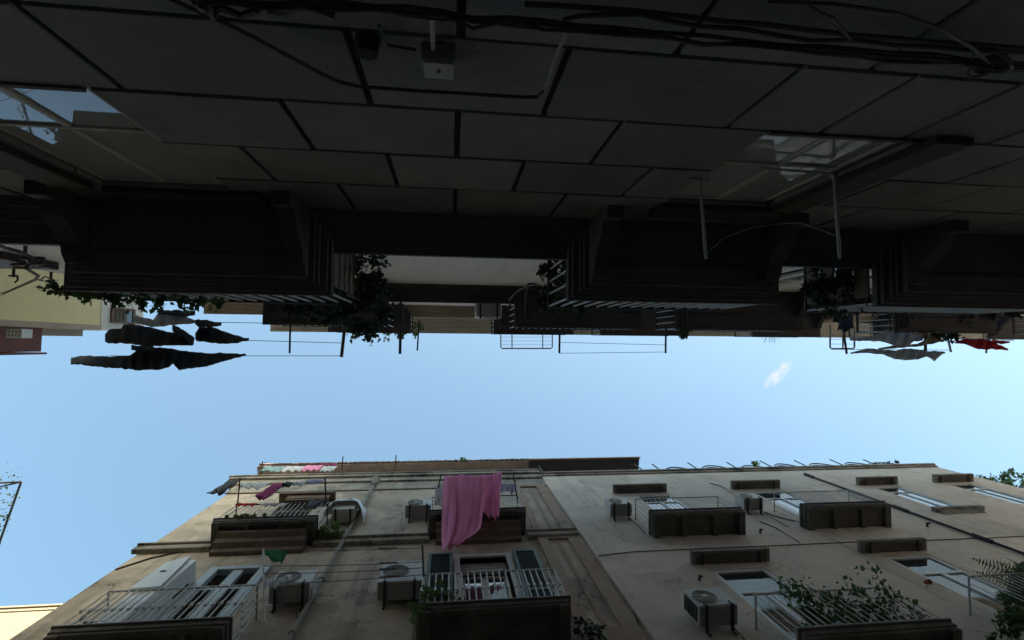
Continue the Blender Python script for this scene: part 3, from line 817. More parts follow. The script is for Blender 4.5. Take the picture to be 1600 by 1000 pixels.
# a wrapped one
def wrapped():
    r = empty('air_conditioner', (-2.9, YF, 14.75), 'air conditioner wrapped in crumpled white plastic sheet beside the drainpipe hopper', 'air conditioner', 'air conditioners on the pale facades')
    MB().box(-.3, .3, -.44, -.06, 0, .5).build('casing', M['greywhite'], r, local=True, bevel=.015)
    m = MB()
    for x in (-.2, .2): m.box(x - .02, x + .02, -.46, -.005, -.05, -.004)
    m.build('bracket', M['dark'], r, local=True)
    m = MB(); nx, nz = 30, 26
    for j in range(nz + 1):
        for i in range(nx + 1):
            s, t = i / nx, j / nz
            if t < .5: q = t / .5; y, z = -.03 - .5 * q ** .8, 1.15 - .59 * q
            else: q = (t - .5) / .5; y, z = -.53 - .03 * q, .56 - (.62 - .4 * (1 - abs(2 * s - 1) ** 3)) * q
            e = abs(2 * s - 1) ** 5
            y = y * (1 - .85 * e); z -= .12 * e
            x = (s - .5) * (1.0 + .16 * t)
            p = Vector((x, y, z)); k = noise.noise(p * 5) * .06 + noise.noise(p * 12 + Vector((3, 1, 0))) * .035
            m.v.append(p + Vector((k * .6, min(0, -.02 + k), k)))
    for j in range(nz):
        for i in range(nx):
            b = j * (nx + 1) + i; m.f.append((b, b + 1, b + nx + 2, b + nx + 1))
    m.build('plastic_cover', M['plastic'], r, local=True, smooth=True, solid=.004)
wrapped()

# ------------------------------------------------------------------ cabinet on the lower left balcony
def cabinet():
    r = empty('cabinet', (-5.3, 4.75, 8.75), 'tall white metal cabinet with its sloping door ajar on the lower left balcony', 'cabinet')
    A = [at(201, 920, Y=4.46), at(250, 916, Y=4.46), at(299, 868, Y=4.46), at(258, 879, Y=4.46)]
    xr = A[1].x + .02
    m = MB(); m.box(xr - .47, xr, 4.52, 4.98, 8.76, A[2].z - .08); m.build('body', M['white'], r, bevel=.012)
    m = MB(); m.prism(A, (0, .03, 0)); m.build('door', M['white'], r, bevel=.006)
    c = (A[0] + A[1] + A[2] + A[3]) / 4
    m = MB(); m.box(c.x - .06, c.x + .04, 4.45, 4.459, c.z + .02, c.z + .07); m.build('handle_slot', M['black'], r)
    m = MB(); m.box(xr, xr + .006, 4.86, 4.9, c.z - .2, c.z + .4); m.build('side_slot', M['black'], r)
cabinet()
# metal folding chair seen through that railing
def small_chair():
    r = empty('folding_chair', (-5.6, 4.7, 8.75), 'dark folding chair behind the railing of the lower left balcony', 'chair')
    m = MB(); z = 8.76
    for x in (-5.72, -5.42):
        m.tube([(x - .1, 4.6, z), (x - .1, 4.85, z + .83)], .012, 6); m.tube([(x - .1, 4.9, z), (x - .1, 4.55, z + .48)], .012, 6)
    m.build('frame', M['dark'], r)
    MB().box(-5.84, -5.5, 4.52, 4.86, z + .43, z + .46).build('seat', M['dark'], r)
    MB().box(-5.84, -5.5, 4.8, 4.83, z + .58, z + .84).build('backrest', M['dark'], r)
small_chair()

# ------------------------------------------------------------------ washing
def cloth_rows(rows, zr, name, m, label, cat='laundry', group=None, waves=5, amp=.05, nx=28, ny=26, drape=.0, seed=0):
    """rows: (py, pxl, pxr) outline of the hanging cloth, top row first; zr: (Ztop, Zbottom) its real heights"""
    mb = MB(); K = len(rows) - 1
    for j in range(ny + 1):
        t = j / ny; k = min(int(t * K), K - 1); f = t * K - k
        ff = f * f * (3 - 2 * f) * .5 + f * .5
        y = rows[k][0] * (1 - f) + rows[k + 1][0] * f
        l_ = rows[k][1] * (1 - ff) + rows[k + 1][1] * ff; r_ = rows[k][2] * (1 - ff) + rows[k + 1][2] * ff
        dy = [(rr[3] if len(rr) > 3 else 0) for rr in (rows[k], rows[k + 1])]
        tilt = dy[0] * (1 - f) + dy[1] * f
        for i in range(nx + 1):
            s = i / nx
            p = at(l_ + (r_ - l_) * s, y + tilt * (s - .5), Z=zr[0] + (zr[1] - zr[0]) * t)
            ph = seed + 2.2 * noise.noise(Vector((s * 2, t * 1.5, seed)))
            w = amp * (.35 + .65 * t) * (math.sin(waves * 6.28 * s * .5 + ph * 2) + .5 * math.sin(waves * 6.28 * s * 1.1 + ph + t * 2))
            w += .4 * amp * noise.noise(p * 3 + Vector((seed, 0, 0)))
            mb.v.append(p + Vector((0, w, w * .3)))
    for j in range(ny):
        for i in range(nx):
            b = j * (nx + 1) + i; mb.f.append((b, b + 1, b + nx + 2, b + nx + 1))
    loc = sum(mb.v, Vector()) / len(mb.v)
    o = mb.build(name, m, None, loc, smooth=True, solid=.006)
    return tag(o, label, cat, group)
cloth_rows([(743, 694, 757, -2), (765, 692, 760), (790, 691, 757), (815, 690, 753), (835, 690, 750, -8), (852, 692, 728, -16)], (14.6, 11.2), 'bed_sheet', M['pink'],
           'big pink bed sheet hanging from the balcony line over its dark underside', 'laundry', waves=5, amp=.065, ny=34, nx=36, seed=1.3)
cloth_rows([(742, 750, 785, -8), (760, 750, 782, 4), (778, 749, 781, 2), (797, 752, 780, 10), (808, 764, 779, 4)], (14.6, 12.9), 'bed_sheet', M['pink'],
           'smaller pink cloth folded over beside the big pink bed sheet', 'laundry', waves=3, amp=.07, seed=4.1)
cloth_rows([(756, 779, 807, -1), (764, 782, 808), (770, 783, 806)], (15.15, 14.7), 'towel', M['lilac'], 'pale lilac towel right of the pink sheet on the balcony rail', 'laundry', waves=4, amp=.05)
cloth_rows([(755, 681, 692, -1), (768, 680, 692), (790, 678, 690)], (15.15, 14.2), 'towel', M['whitec'], 'narrow white towel at the left end of the pink sheet balcony', 'laundry', waves=3, amp=.03)

def line_cloth(px0, px1, py, Z, drop, mtl, name, label, group, Yd=.1, shape=None, amp=.05, seed=0, nx=22, ny=16, waves=3):
    """a garment pegged along a line parallel to X; hangs `drop` metres and swings Yd towards +Y"""
    a, b = at(px0, py, Z=Z), at(px1, py, Z=Z)
    mb = MB()
    for j in range(ny + 1):
        t = j / ny
        for i in range(nx + 1):
            s = i / nx
            w0 = 1.0
            l_, r_ = (0, 1) if shape is None else shape(t)
            ss = l_ + (r_ - l_) * s
            p = a + (b - a) * ss
            d = drop * (1 + .25 * noise.noise(Vector((ss * 3, seed, 0))))
            p = p + Vector((0, Yd * t, -d * t - .05 * math.sin(math.pi * s) * (1 - t)))
            n_ = amp * (.3 + t) * (math.sin(waves * 6.28 * ss + seed + 2 * t) + .8 * noise.noise(Vector((ss * 4, t * 3, seed))))
            mb.v.append(p + Vector((.5 * n_, n_, .2 * n_)))
    for j in range(ny):
        for i in range(nx):
            q = j * (nx + 1) + i; mb.f.append((q, q + 1, q + nx + 2, q + nx + 1))
    loc = (a + b) / 2
    return tag(mb.build(name, mtl, None, loc, smooth=True, solid=.008), label, 'laundry', group)
# upper left balcony of the brown building: lines between two poles
def taper(t): return (.0 + .15 * t, 1 - .15 * t)
def legs(t): return (0, .75) if t < .4 else (.02, .62)
GL = 'washing over the upper left balcony'
for px0, px1, py, mt, lab, dr, nm in ((357, 378, 751, 'charcoal', 'dark grey sweater at the left end of the upper left washing line', 1.3, 'sweater'),
                                  (380, 424, 754, 'greyc', 'grey trousers on the upper left line next to the dark sweater', .7, 'trousers'),
                                  (428, 447, 755, 'pinkd', 'magenta trousers hanging on the upper left washing line', 1.5, 'trousers'),
                                  (450, 463, 753, 'charcoal', 'small dark top on the upper left line right of the magenta trousers', .6, 'shirt'),
                                  (463, 482, 752, 'whitec', 'white vest in the middle right of the upper left line', .55, 'vest'),
                                  (485, 507, 749, 'lilac', 'pale lilac shirt at the right end of the upper left line', .6, 'shirt')):
    line_cloth(px0, px1, py, 15.8, dr, M[mt], nm, lab, GL, -.05 if dr < 1 else .0, taper, .05, px0, nx=14)
for i, (px, lab) in enumerate(((394, 'red patterned cloth draped over the handrail at the upper left balcony corner'), (435, 'white spotted small cloth on the middle of the upper left handrail'))):
    line_cloth(px - 22, px + (8 if i == 0 else 18), 786, 14.85, .28, M['red' if i == 0 else 'whitec'], 'towel', lab, None, -.02, None, .03, i + 2, nx=12, ny=6)
line_cloth(484, 508, 782, 14.85, .7, M['navy'], 'shirt', 'navy shirt over the right end of the upper left handrail', None, -.02, taper, .04, 5, nx=12, ny=8)
# roof line
for px0, px1, mt, lab in ((415, 446, 'teal', 'pale aqua sheet at the left end of the roof washing'), (447, 478, 'whitec', 'white sheet in the middle of the roof washing'),
                          (479, 505, 'pink', 'pink sheet at the right end of the roof washing'), (507, 528, 'whitec', 'small white cloth right of the pink sheet on the roof')):
    line_cloth(px0, px1, 728.5 if mt != 'pink' else 727, 20.7, .8, M[mt], 'bed_sheet', lab, 'washing on the brown roof', .0, None, .03, px0, nx=12, ny=8)
line_cloth(502, 529, 724.5, 21.1, .25, M['pinkd'], 'shirt', 'thin pink garment flapping above the roof washing', None, 0, taper, .05, 9, nx=12, ny=6)
# lower lines across the drainpipe
cloth_rows([(860, 414, 452), (866, 412, 447, 2), (872, 420, 444, 4), (879, 430, 440)], (11.6, 11.1), 'towel', M['greenc'], 'green cloth pegged to the white pole beside the drainpipe', 'laundry', waves=3, amp=.03)
cloth_rows([(904, 414, 456, -5), (910, 412, 455, -6), (916, 413, 450, -8)], (9.75, 9.4), 'towel', M['greyc'], 'grey twisted towel below the green cloth in front of an air conditioner', 'laundry', waves=6, amp=.05)
# dark clothes on the stone side
ZL = 9.6
def cloth_cols(cols, Z, drop, mtl, name, label, group, seed=0):
    """a garment hanging under a line along X; cols give its folded width at stations along the line"""
    mb = MB(); ny = 10; N = []
    for (xa_, t0, b0), (xb_, t1, b1) in zip(cols, cols[1:]):
        k = 7
        for i in range(k):
            f = i / k; f = f * f * (3 - 2 * f) * .6 + f * .4; N.append((xa_ + (xb_ - xa_) * f, t0 + (t1 - t0) * f, b0 + (b1 - b0) * f))
    N.append(cols[-1])
    for x, t, b in N:
        e = .7 * noise.noise(Vector((x * .11, seed, 0))); b = b + 1.6 * noise.noise(Vector((x * .13, seed, 4))) * min(1, (b - t) / 6); t = t + 1.4 * noise.noise(Vector((x * .16, seed, 9))) * min(1, (b - t) / 6)
        for j in range(ny + 1):
            q = j / ny
            z = Z - drop * q - .05 * noise.noise(Vector((x * .05, q * 3, seed)))
            w = math.sin(x * .35 + q * 2 + seed) * .06
            mb.v.append(at(x, t + e + (b - t) * q, Z=z + w))
    for i in range(len(N) - 1):
        for j in range(ny):
            a = i * (ny + 1) + j; mb.f.append((a, a + ny + 1, a + ny + 2, a + 1))
    loc = sum(mb.v, Vector()) / len(mb.v)
    return tag(mb.build(name, mtl, None, loc, smooth=True, solid=.012), label, 'laundry', group)
GD = 'dark washing on the stone side lines'
for k, (cols, mt, nm, lab) in enumerate((
        ([(111, 560, 569), (125, 557, 570), (150, 557, 573), (172, 558, 575), (190, 557, 576), (207, 556, 577)], 'navy', 'trousers', 'dark navy trouser legs, leftmost on the outer line'),
        ([(203, 556, 577), (212, 549, 578), (230, 544, 578), (250, 543, 578), (262, 544, 574), (272, 546, 567)], 'charcoal', 'jacket', 'broad dark jacket in the middle of the outer line'),
        ([(269, 546, 567), (280, 548, 579), (300, 551, 575), (325, 553, 573), (345, 552, 566), (373, 554, 559), (384, 554, 556)], 'navy', 'trousers', 'dark tapering trousers at the right end of the outer line'),
        ([(164, 523, 534), (172, 515, 537), (190, 514, 536), (194, 508, 537), (205, 507, 538), (235, 512, 541), (262, 519, 540), (300, 526, 540)], 'charcoal', 'jacket', 'dark jacket with broad shoulders at the left of the second line'),
        ([(269, 508, 517), (276, 511, 526), (288, 518, 530), (300, 525, 541), (303, 528, 538)], 'navy', 'shirt', 'dark pointed shirt hanging in the middle of the second line'),
        ([(306, 521, 532), (312, 512, 534), (330, 511, 536), (350, 519, 537), (372, 525, 537), (378, 528, 534), (389, 529, 533)], 'charcoal', 'trousers', 'dark trousers at the right end of the second line'),
        ([(208, 490, 504), (220, 496, 507), (240, 500, 511), (249, 488, 511), (262, 485, 509), (285, 494, 507), (305, 501, 505)], 'greyc', 'shirt', 'pale grey shirt on the inner line above the dark clothes'),
        ([(305, 501, 507), (312, 500, 512), (325, 501, 511), (335, 504, 511), (346, 505, 509)], 'charcoal', 'shirt', 'small dark shirt at the right end of the inner line'),
        ([(247, 482, 492), (260, 486, 491), (275, 485, 495), (290, 487, 495), (305, 486, 493)], 'navy', 'shirt', 'dark striped shirt on the innermost line next to the ivy'),
        ([(205, 540, 546), (215, 541, 549), (228, 540, 550), (240, 541, 545)], 'charcoal', 'vest', 'small dark cloth between the two dark jackets'))):
    cloth_cols(cols, ZL, .55 if 'innermost' not in lab else .3, M[mt], nm, lab, GD, k * 1.7)
GR = 'pale washing on the stone side lines'
for k, (cols, mt, nm, lab) in enumerate((
        ([(1329, 552, 553), (1345, 547, 552), (1358, 545, 552), (1380, 547, 555), (1400, 549, 561), (1415, 545, 563), (1435, 547, 562)], 'greyc', 'trousers', 'grey trousers on the outer right line'),
        ([(1433, 547, 562), (1447, 549, 557), (1460, 549, 564), (1472, 550, 554), (1477, 551, 552.5)], 'greyc', 'shirt', 'grey shirt hanging at the right end of the outer line'),
        ([(1328, 529, 532), (1345, 529, 533), (1365, 525, 533), (1380, 518, 534), (1400, 515, 541), (1415, 516, 543), (1428, 523, 534), (1442, 530, 532)], 'whitec', 'bed_sheet', 'pale sheet billowing between the two right lines'),
        ([(1372, 545, 546), (1395, 541, 545), (1415, 541, 543), (1435, 537, 541), (1452, 528, 538), (1460, 526, 536), (1475, 532, 534)], 'beigec', 'shirt', 'beige shirt right of the billowing pale sheet'),
        ([(1430, 516, 520), (1445, 514, 522), (1465, 514, 520), (1470, 515, 518)], 'lilac', 'towel', 'lilac towel above the billowing pale sheet'),
        ([(1492, 536, 537), (1505, 530, 537), (1530, 530, 546), (1545, 531, 546), (1555, 536, 546), (1575, 546, 547.5)], 'red', 'shirt', 'red shirt hanging at the far right of the stone side'),
        ([(1550, 531, 535), (1565, 533, 538), (1578, 534, 536)], 'red', 'towel', 'small red cloth right of the red shirt'))):
    cloth_cols(cols, ZL, .4, M[mt], nm, lab, GR, k * 1.3 + .4)
cloth_rows([(492, 1308, 1333), (504, 1310, 1333), (516, 1309, 1334, -2)], (9.9, 9.0), 'trousers', M['blue'], 'blue denim cloth hanging over the second floor railing on the stone side', 'laundry', waves=2, amp=.03)

# ------------------------------------------------------------------ poles and lines
def pole(px, py0, py1, Z, r, mt, label, px1=None, name='line_pole', group='poles holding washing lines'):
    a, b = at(px, py0, Z=Z), at(px1 if px1 else px, py1, Z=Z)
    tag(MB().tube([a, b], r, 8).build(name, M[mt], None, a), label, 'pole', group)
for px, y0, y1, Z, r, mt, lab, p1 in (
        (453.5, 508, 552, ZL, .018, 'dark', 'leftmost straight dark pole sticking out over the sky', 452.5),
        (541, 490, 558, ZL, .03, 'wood', 'thick slanting pole with two lines tied to it below the bush', 533.5),
        (626.5, 466, 553, ZL, .026, 'dark', 'long dark pole right of the centre bush', 625),
        (655, 500, 548, 14.6, .022, 'dark', 'short thin pole on the third floor right of the long dark pole', 652),
        (874.5, 515, 552, ZL, .02, 'dark', 'thin pole right of the wire frame at the left end of two fine lines', 874),
        (1040.5, 508, 552, ZL, .02, 'dark', 'thin pole with a small knob at the right end of two fine lines', 1040),
        (1317, 510, 553, ZL, .022, 'wood', 'brown pole leaning beside the wire rack on the right', 1323),
        (1446, 522, 549, ZL, .028, 'wood', 'stout brown pole between the beige shirt and grey shirt', 1446),
        (1477, 512, 550, ZL, .022, 'white', 'white slanting pole left of the red shirt', 1486),
        (1542, 512, 552, ZL, .018, 'greywhite', 'pale thin pole behind the red shirt', 1541)):
    pole(px, y0, y1, Z, r, mt, lab, p1)
def line(pts, Z, r, mt, label, name='washing_line', cat='line', group='washing lines', sag=0):
    P = [at(x, y, Z=Z) for x, y in pts]
    if sag:
        a, b = P[0], P[-1]
        P = [a + (b - a) * (i / 12) - Vector((0, 0, sag * 4 * (i / 12) * (1 - i / 12))) for i in range(13)]
    tag(MB().tube(P, r, 5).build(name, M[mt], None, P[0]), label, cat, group)
line([(170, 556), (534, 556)], ZL + .02, .006, 'wire', 'outer line carrying the navy trousers', sag=.05)
line([(205, 527), (536, 536)], ZL + .02, .006, 'wire', 'second line carrying the dark jacket', sag=.05)
line([(230, 502), (541, 507)], ZL + .02, .006, 'wire', 'inner line with the pale grey shirt', sag=.03)
line([(875, 535), (1040, 539)], ZL, .005, 'wire', 'inner fine line between the two thin poles', sag=.01)
line([(875, 552), (1040, 550)], ZL, .005, 'wire', 'outer fine line between the two thin poles', sag=.03)
line([(1322, 546), (1486, 547)], ZL + .02, .006, 'wire', 'outer line carrying the grey trousers', sag=.02)
line([(1320, 526), (1482, 528)], ZL + .02, .006, 'wire', 'inner right line carrying the lilac shirt', sag=.02)
line([(1484, 533), (1585, 532)], ZL + .02, .006, 'wire', 'line carrying the red shirt', sag=.01)
def rack(x0, x1, y0, y1, Z, inner, label):
    m = MB(); A = lambda x, y: at(x, y, Z=Z)
    m.tube([A(x0, y0), A(x0, y1 - 2), A(x0 + 2.5, y1), A(x1 - 2.5, y1), A(x1, y1 - 2), A(x1, y0)], .018, 6)
    for x in inner: m.tube([A(x, y0), A(x, y1)], .016, 6)
    for k in range(1, 5): m.tube([A(x0, y0 + (y1 - y0) * k / 5), A(x1, y0 + (y1 - y0) * k / 5)], .004, 4)
    tag(m.build('drying_rack', M['rail'], None, A((x0 + x1) / 2, y0)), label, 'drying rack', 'drying racks over the alley')
rack(782.5, 863, 515, 544.5, 14.6, (800, 848), 'wide wire drying rack sticking out at the centre of the stone eaves')
rack(1297, 1335, 508, 545, ZL, (1317,), 'small wire drying rack left of the pale washing')
# poles of the pale facades
def vpole(p0, p1, r, mt, label):
    tag(MB().tube([p0, p1], r, 8).build('line_pole', M[mt], None, p0), label, 'pole', 'poles holding washing lines')
for px, py, label in ((371, 790, 'dark pole at the left end of the upper left balcony'), (509, 788, 'dark pole at the right end of the upper left balcony')):
    a = at(px, py, Y=4.37); b = at(px + (4 if px < 400 else -1), 747, Z=14.2)
    vpole(a, b, .02, 'dark', label)
line([(357, 750.5), (508, 747.5)], 15.86, .006, 'wire', 'line over the upper left balcony')
for px, p1, label in ((682, 689, 'dark pole left of the pink sheet'), (808, 802, 'dark pole right of the pink sheet')):
    a = at(px, 778, Y=4.37); b = at(p1, 741, Z=14.75); vpole(a, b, .018, 'dark', label)
line([(689, 742.5), (802, 739.5)], 14.7, .006, 'wire', 'line that carries the pink sheet')
a = at(413, 975, Y=4.75); a2 = at(411.5, 858, Y=4.1); vpole(a, a2, .02, 'greywhite', 'white pole with the green cloth at the right end of the lower left balcony')
a = at(662, 902, Y=4.37); a2 = at(660, 852, Y=4.0); vpole(a, a2, .02, 'dark', 'dark pole at the left end of the centre lower balcony')
def wline(p, q, label):
    n = 10; P = [p + (q - p) * (i / n) - Vector((0, 0, .06 * 4 * (i / n) * (1 - i / n))) for i in range(n + 1)]
    m = MB().tube(P, .007, 5); c = p + (q - p) * .72; m.tube([c, c + (q - p) * .12], .016, 5)
    tag(m.build('washing_line', M['wire'], None, p), label, 'line', 'washing lines')
for y0, y1, lab in ((860, 856, 'line'), (884, 878, 'line'), (896, 887, 'line'), (912, 898, 'line')):
    Y = 4.1 + (y0 - 860) * .006
    wline(at(412, y0, Y=Y), at(660, y1, Y=Y), {860: 'topmost line from the white pole to the dark pole', 884: 'second line from the top between the white pole and the dark pole',
          896: 'third line between the white pole and the dark pole', 912: 'lowest line between the white pole and the dark pole'}[y0])

# ------------------------------------------------------------------ plants
def bush(name, label, centres, n, size, mt, stems=(), group=None, cat='plant', loc=None):
    """centres: (point, radius) clumps; leaves fill them unevenly"""
    loc = loc or centres[0][0]
    t = empty(name, loc, label, cat, group)
    m = MB(); tot = sum(r ** 2 for _, r in centres)
    for c, r in centres:
        sub = [(c + Vector((random.gauss(0, .5), random.gauss(0, .5), random.gauss(0, .5))) * r, r * random.uniform(.25, .5)) for _ in range(7)]
        for _ in range(int(n * r ** 2 / tot)):
            q, rr = random.choice(sub)
            p = q + Vector((random.gauss(0, .5), random.gauss(0, .5), random.gauss(0, .5))) * rr
            m.leaf(p, size)
    m.build('foliage', M[mt], t)
    if stems:
        s = MB()
        for st in stems: s.tube(st, .012, 5, .005)
        s.build('stem', M['stem'], t)
    return t
def px_clumps(lst, Z): return [(at(x, y, Z=Z + dz), r) for x, y, r, dz in lst]
# stone side, first floor balconies
bush('ivy', 'long trailing ivy along the left end of the left balcony', px_clumps([(88, 447, .05, 0), (76, 452, .035, 0), (110, 456, .06, .05), (140, 461, .07, .05), (165, 463, .07, .05), (190, 465, .08, .1), (220, 467, .08, .1), (250, 467, .07, .1), (285, 469, .08, .15), (315, 471, .07, .15), (340, 475, .05, .2)], 4.75), 650, .05, 'leaf',
     stems=[[at(x, 452, Z=4.6), at(x + 20, 462, Z=4.8)] for x in range(90, 320, 35)])
bush('shrub', 'large dark shrub at the right end of the left balcony', px_clumps([(548, 420, .14, 0), (570, 445, .2, .1), (585, 470, .2, .2), (560, 490, .2, .3), (540, 470, .16, .2), (585, 405, .09, .2), (600, 410, .05, .2), (597, 490, .16, .4), (530, 495, .12, .5), (505, 490, .1, .6)], 5.6), 2600, .055, 'leafd',
     stems=[[at(545, 440, Z=4.7), at(550, 400, Z=5.6), at(585, 405, Z=5.8)], [at(540, 460, Z=4.7), at(565, 470, Z=5.7)], [at(552, 390, Z=5.0), at(553, 450, Z=5.4)]])
bush('shrub', 'small shrub with curling tip at the left end of the middle balcony', px_clumps([(872, 410, .1, 0), (862, 425, .1, 0), (850, 420, .05, .1), (842, 424, .035, .1), (872, 445, .12, .1), (858, 465, .12, .3), (880, 478, .1, .3), (905, 485, .08, .4)], 5.4), 900, .06, 'leafd',
     stems=[[at(885, 455, Z=4.6), at(868, 430, Z=5.3), at(845, 422, Z=5.5)]])
bush('shrub', 'dense leafy shrub at the left end of the right balcony', px_clumps([(1335, 412, .09, 0), (1318, 425, .14, 0), (1300, 440, .16, 0), (1275, 438, .1, 0), (1265, 455, .1, 0), (1320, 455, .18, .1), (1290, 468, .14, .1), (1345, 440, .1, .1), (1300, 482, .1, .4)], 4.75), 2400, .045, 'leafd',
     stems=[[at(1330, 470, Z=4.7), at(1318, 440, Z=4.8)], [at(1300, 470, Z=4.7), at(1280, 445, Z=4.8)]])
bush('shrub', 'rounded dark shrub hanging below the second floor at the far right', px_clumps([(1480, 490, .3, 0), (1500, 500, .3, 0), (1515, 490, .25, 0), (1490, 510, .22, 0), (1475, 498, .2, .3), (1545, 484, .16, 0), (1580, 483, .14, 0)], 9.4), 1500, .1, 'leafd')
bush('shrub', 'small pale flecked shrub in the middle of the second floor railings', px_clumps([(1066, 490, .2, 0), (1080, 500, .18, 0), (1070, 510, .16, 0), (1095, 488, .14, 0)], 9.6), 500, .1, 'leaf')
bush('trailing_plant', 'sprigs of greenery along the second floor left railing', px_clumps([(455, 482, .14, 0), (480, 488, .16, 0), (520, 495, .14, 0), (590, 508, .1, 0)], 8.3), 500, .07, 'leafd')
bush('trailing_plant', 'yellow green trailing plant under the eaves left of centre', px_clumps([(555, 518, .16, 0), (605, 520, .16, 0), (630, 521, .2, 0), (645, 518, .14, 0), (653, 506, .08, 0), (657, 513, .07, 0)], 15.2), 380, .1, 'leafy')
bush('trailing_plant', 'greenery along the railing of the right balcony', px_clumps([(1370, 480, .1, 0), (1400, 482, .08, 0), (1340, 486, .08, .1), (1310, 488, .08, .2)], 5.5), 500, .05, 'leafd')
def spiky(label, px, py, Z, r, n, sx, sy, mt='stem'):
    c = at(px, py, Z=Z); m = MB()
    for i in range(n):
        a = math.pi * (i + .5) / n + random.uniform(-.1, .1)
        d = Vector((math.cos(a) * sx, math.sin(a) * sy, random.uniform(0, .2)))
        s = c + Vector((math.cos(a) * sx * .5, -.1, 0)) 
        m.tube([s, c + d * random.uniform(.8, 1.1)], .012, 4, .004)
    tag(m.build('dry_plant', M[mt], None, c), label, 'plant')
spiky('fan of dry spiky leaves poking past the stone eaves', 1205, 522, 19.4, .5, 20, .5, .42)
# pale side
bush('ivy', 'bright ivy hanging at the left end of the centre lower balcony', [(Vector((x + .06, y, z + .2)), r) for x, y, z, r in ((-.45, 4.33, 8.75, .15), (-.3, 4.35, 8.95, .17), (-.55, 4.32, 8.5, .12), (-.55, 4.3, 8.3, .08), (-.1, 4.4, 8.95, .14), (.1, 4.42, 8.9, .13), (.25, 4.45, 8.8, .1), (-.58, 4.35, 8.15, .06))], 1300, .05, 'leafy',
     stems=[[(-.4, 4.5, 8.85), (-.45, 4.33, 9.0), (-.5, 4.28, 8.3)]])
def climber():
    loc = Vector((6.6, 4.4, 7.4))
    t = empty('climbing_plant', loc, 'leafy climber growing through the railing of the lower right balcony', 'plant')
    m, s = MB(), MB()
    for k in range(34):
        x = 5.85 + random.random() * 2.0
        p = Vector((x, 4.5 + random.uniform(-.1, .2), 7.43)); P = [p.copy()]
        for i in range(random.randint(5, 11)):
            p = p + Vector((random.gauss(.02, .07), random.gauss(-.015, .05), random.uniform(.08, .17))); P.append(p.copy())
            for _ in range(random.randint(3, 9)):
                m.leaf(p + Vector((random.gauss(0, .06), random.gauss(0, .06), random.gauss(0, .05))), .095)
        s.tube(P, .008, 4, .003)
    m.build('foliage', M['leaf'], t); s.build('stem', M['stem'], t)
    c = empty('plant_pot', (6.9, 4.7, 7.41), 'dark round plant pot behind the climber on the lower right balcony', 'pot')
    q = MB(); q.tube([(6.9, 4.68, 7.41), (6.9, 4.68, 7.69)], .14, 16, .19); q.tube([(6.9, 4.68, 7.69), (6.9, 4.68, 7.74)], .21, 16); q.build('pot_body', M['dark'], c)
    MB().disc((6.9, 4.68, 7.74), (0, 0, 1), .17, .01, 16).build('soil', M['stem'], c)
climber()
def palm():
    b = Vector((11.1, 4.4, 7.5))
    t = empty('palm', b, 'potted palm with feathery fronds behind the far right railing', 'plant')
    m, s = MB(), MB()
    for k in range(26):
        a = random.random() * 6.28; L = random.uniform(1.0, 2.0); out = random.uniform(.25, .75)
        P = []
        for i in range(14):
            q = i / 13
            p = b + Vector((math.cos(a) * out * L * q, math.sin(a) * out * .45 * L * q, L * (1.25 * q - .55 * q * q * out * 1.6)))
            P.append(p)
        s.tube(P, .008, 4, .003)
        for i in range(2, 14):
            d = (P[i] - P[i - 1]).normalized(); n_ = d.cross(Vector((0, 0, 1))).normalized()
            for sg in (-1, 1):
                for o in (0, .5):
                    p = P[i - 1] + (P[i] - P[i - 1]) * o
                    l_ = .26 * math.sin(math.pi * (.15 + .8 * i / 13)) 
                    e = p + n_ * sg * l_ + d * l_ * .7 - Vector((0, 0, .08)); w = d * .014
                    bb = len(m.v); m.v += [p - w, p + w, e]; m.f.append((bb, bb + 1, bb + 2))
    m.build('frond', M['leaf'], t); s.build('stem', M['stem'], t)
palm()
bush('shrub', 'dense potted shrub beside the palm at the far right', [(at(x, y, Y=4.42), r) for x, y, r in ((1575, 985, .16), (1590, 970, .18), (1572, 960, .16), (1592, 945, .18), (1580, 930, .15), (1595, 920, .17), (1588, 905, .12), (1600, 890, .14), (1610, 960, .2), (1612, 925, .2))], 3000, .065, 'leaf')
bush('grass_tuft', 'green moss and grass on the upper left balcony edge', [(Vector((x + .2, 4.33, 13.63)), r) for x, r in ((-5.7, .05), (-5.5, .06), (-5.35, .08), (-5.2, .07), (-5.05, .05), (-4.8, .05), (-4.5, .04))], 600, .06, 'leafy')
bush('weed', 'weed growing on the ledge right of the upper left balcony', [(Vector((x, 4.82, z)), r) for x, z, r in ((-3.15, 13.55, .16), (-2.95, 13.55, .18), (-2.8, 13.52, .12))], 600, .11, 'leafy')
bush('weed', 'tiny weed on the tiled roof above the pink sheet', [(Vector((at(723, 727, Y=5.0).x, 5.0, 22.62)), .08)], 60, .09, 'leafy')
bush('weed', 'weed sprouting at the foot of the brick pilaster', [(at(915, 985, Y=4.85), .16), (at(930, 992, Y=4.85), .14), (at(905, 975, Y=4.85), .08)], 220, .07, 'leafd')
for x0, x1, lab in ((21.0, 22.6, 'sparse roof shrub peeping over the right end of the beige building'), (22.9, 25.6, 'denser green roof shrub at the right edge of the sky'), ):
    cl = []
    x = x0
    while x < x1:
        cl.append((Vector((x, 5.9 + random.uniform(-.3, .2), 19.0 + (x - x0) * .25 + random.uniform(-.2, .4))), random.uniform(.25, .45))); x += .3
    bush('shrub', lab, cl, 420 if x0 < 22 else 1100, .12, 'leafd' if x0 < 22 else 'leaf', loc=Vector((x0, 6.3, 18.8)), stems=[[Vector((x0 + .3 * i, 6.2, 18.8)), Vector((x0 + .3 * i + .1, 5.8, 19.6 + .1 * i))] for i in range(5)])
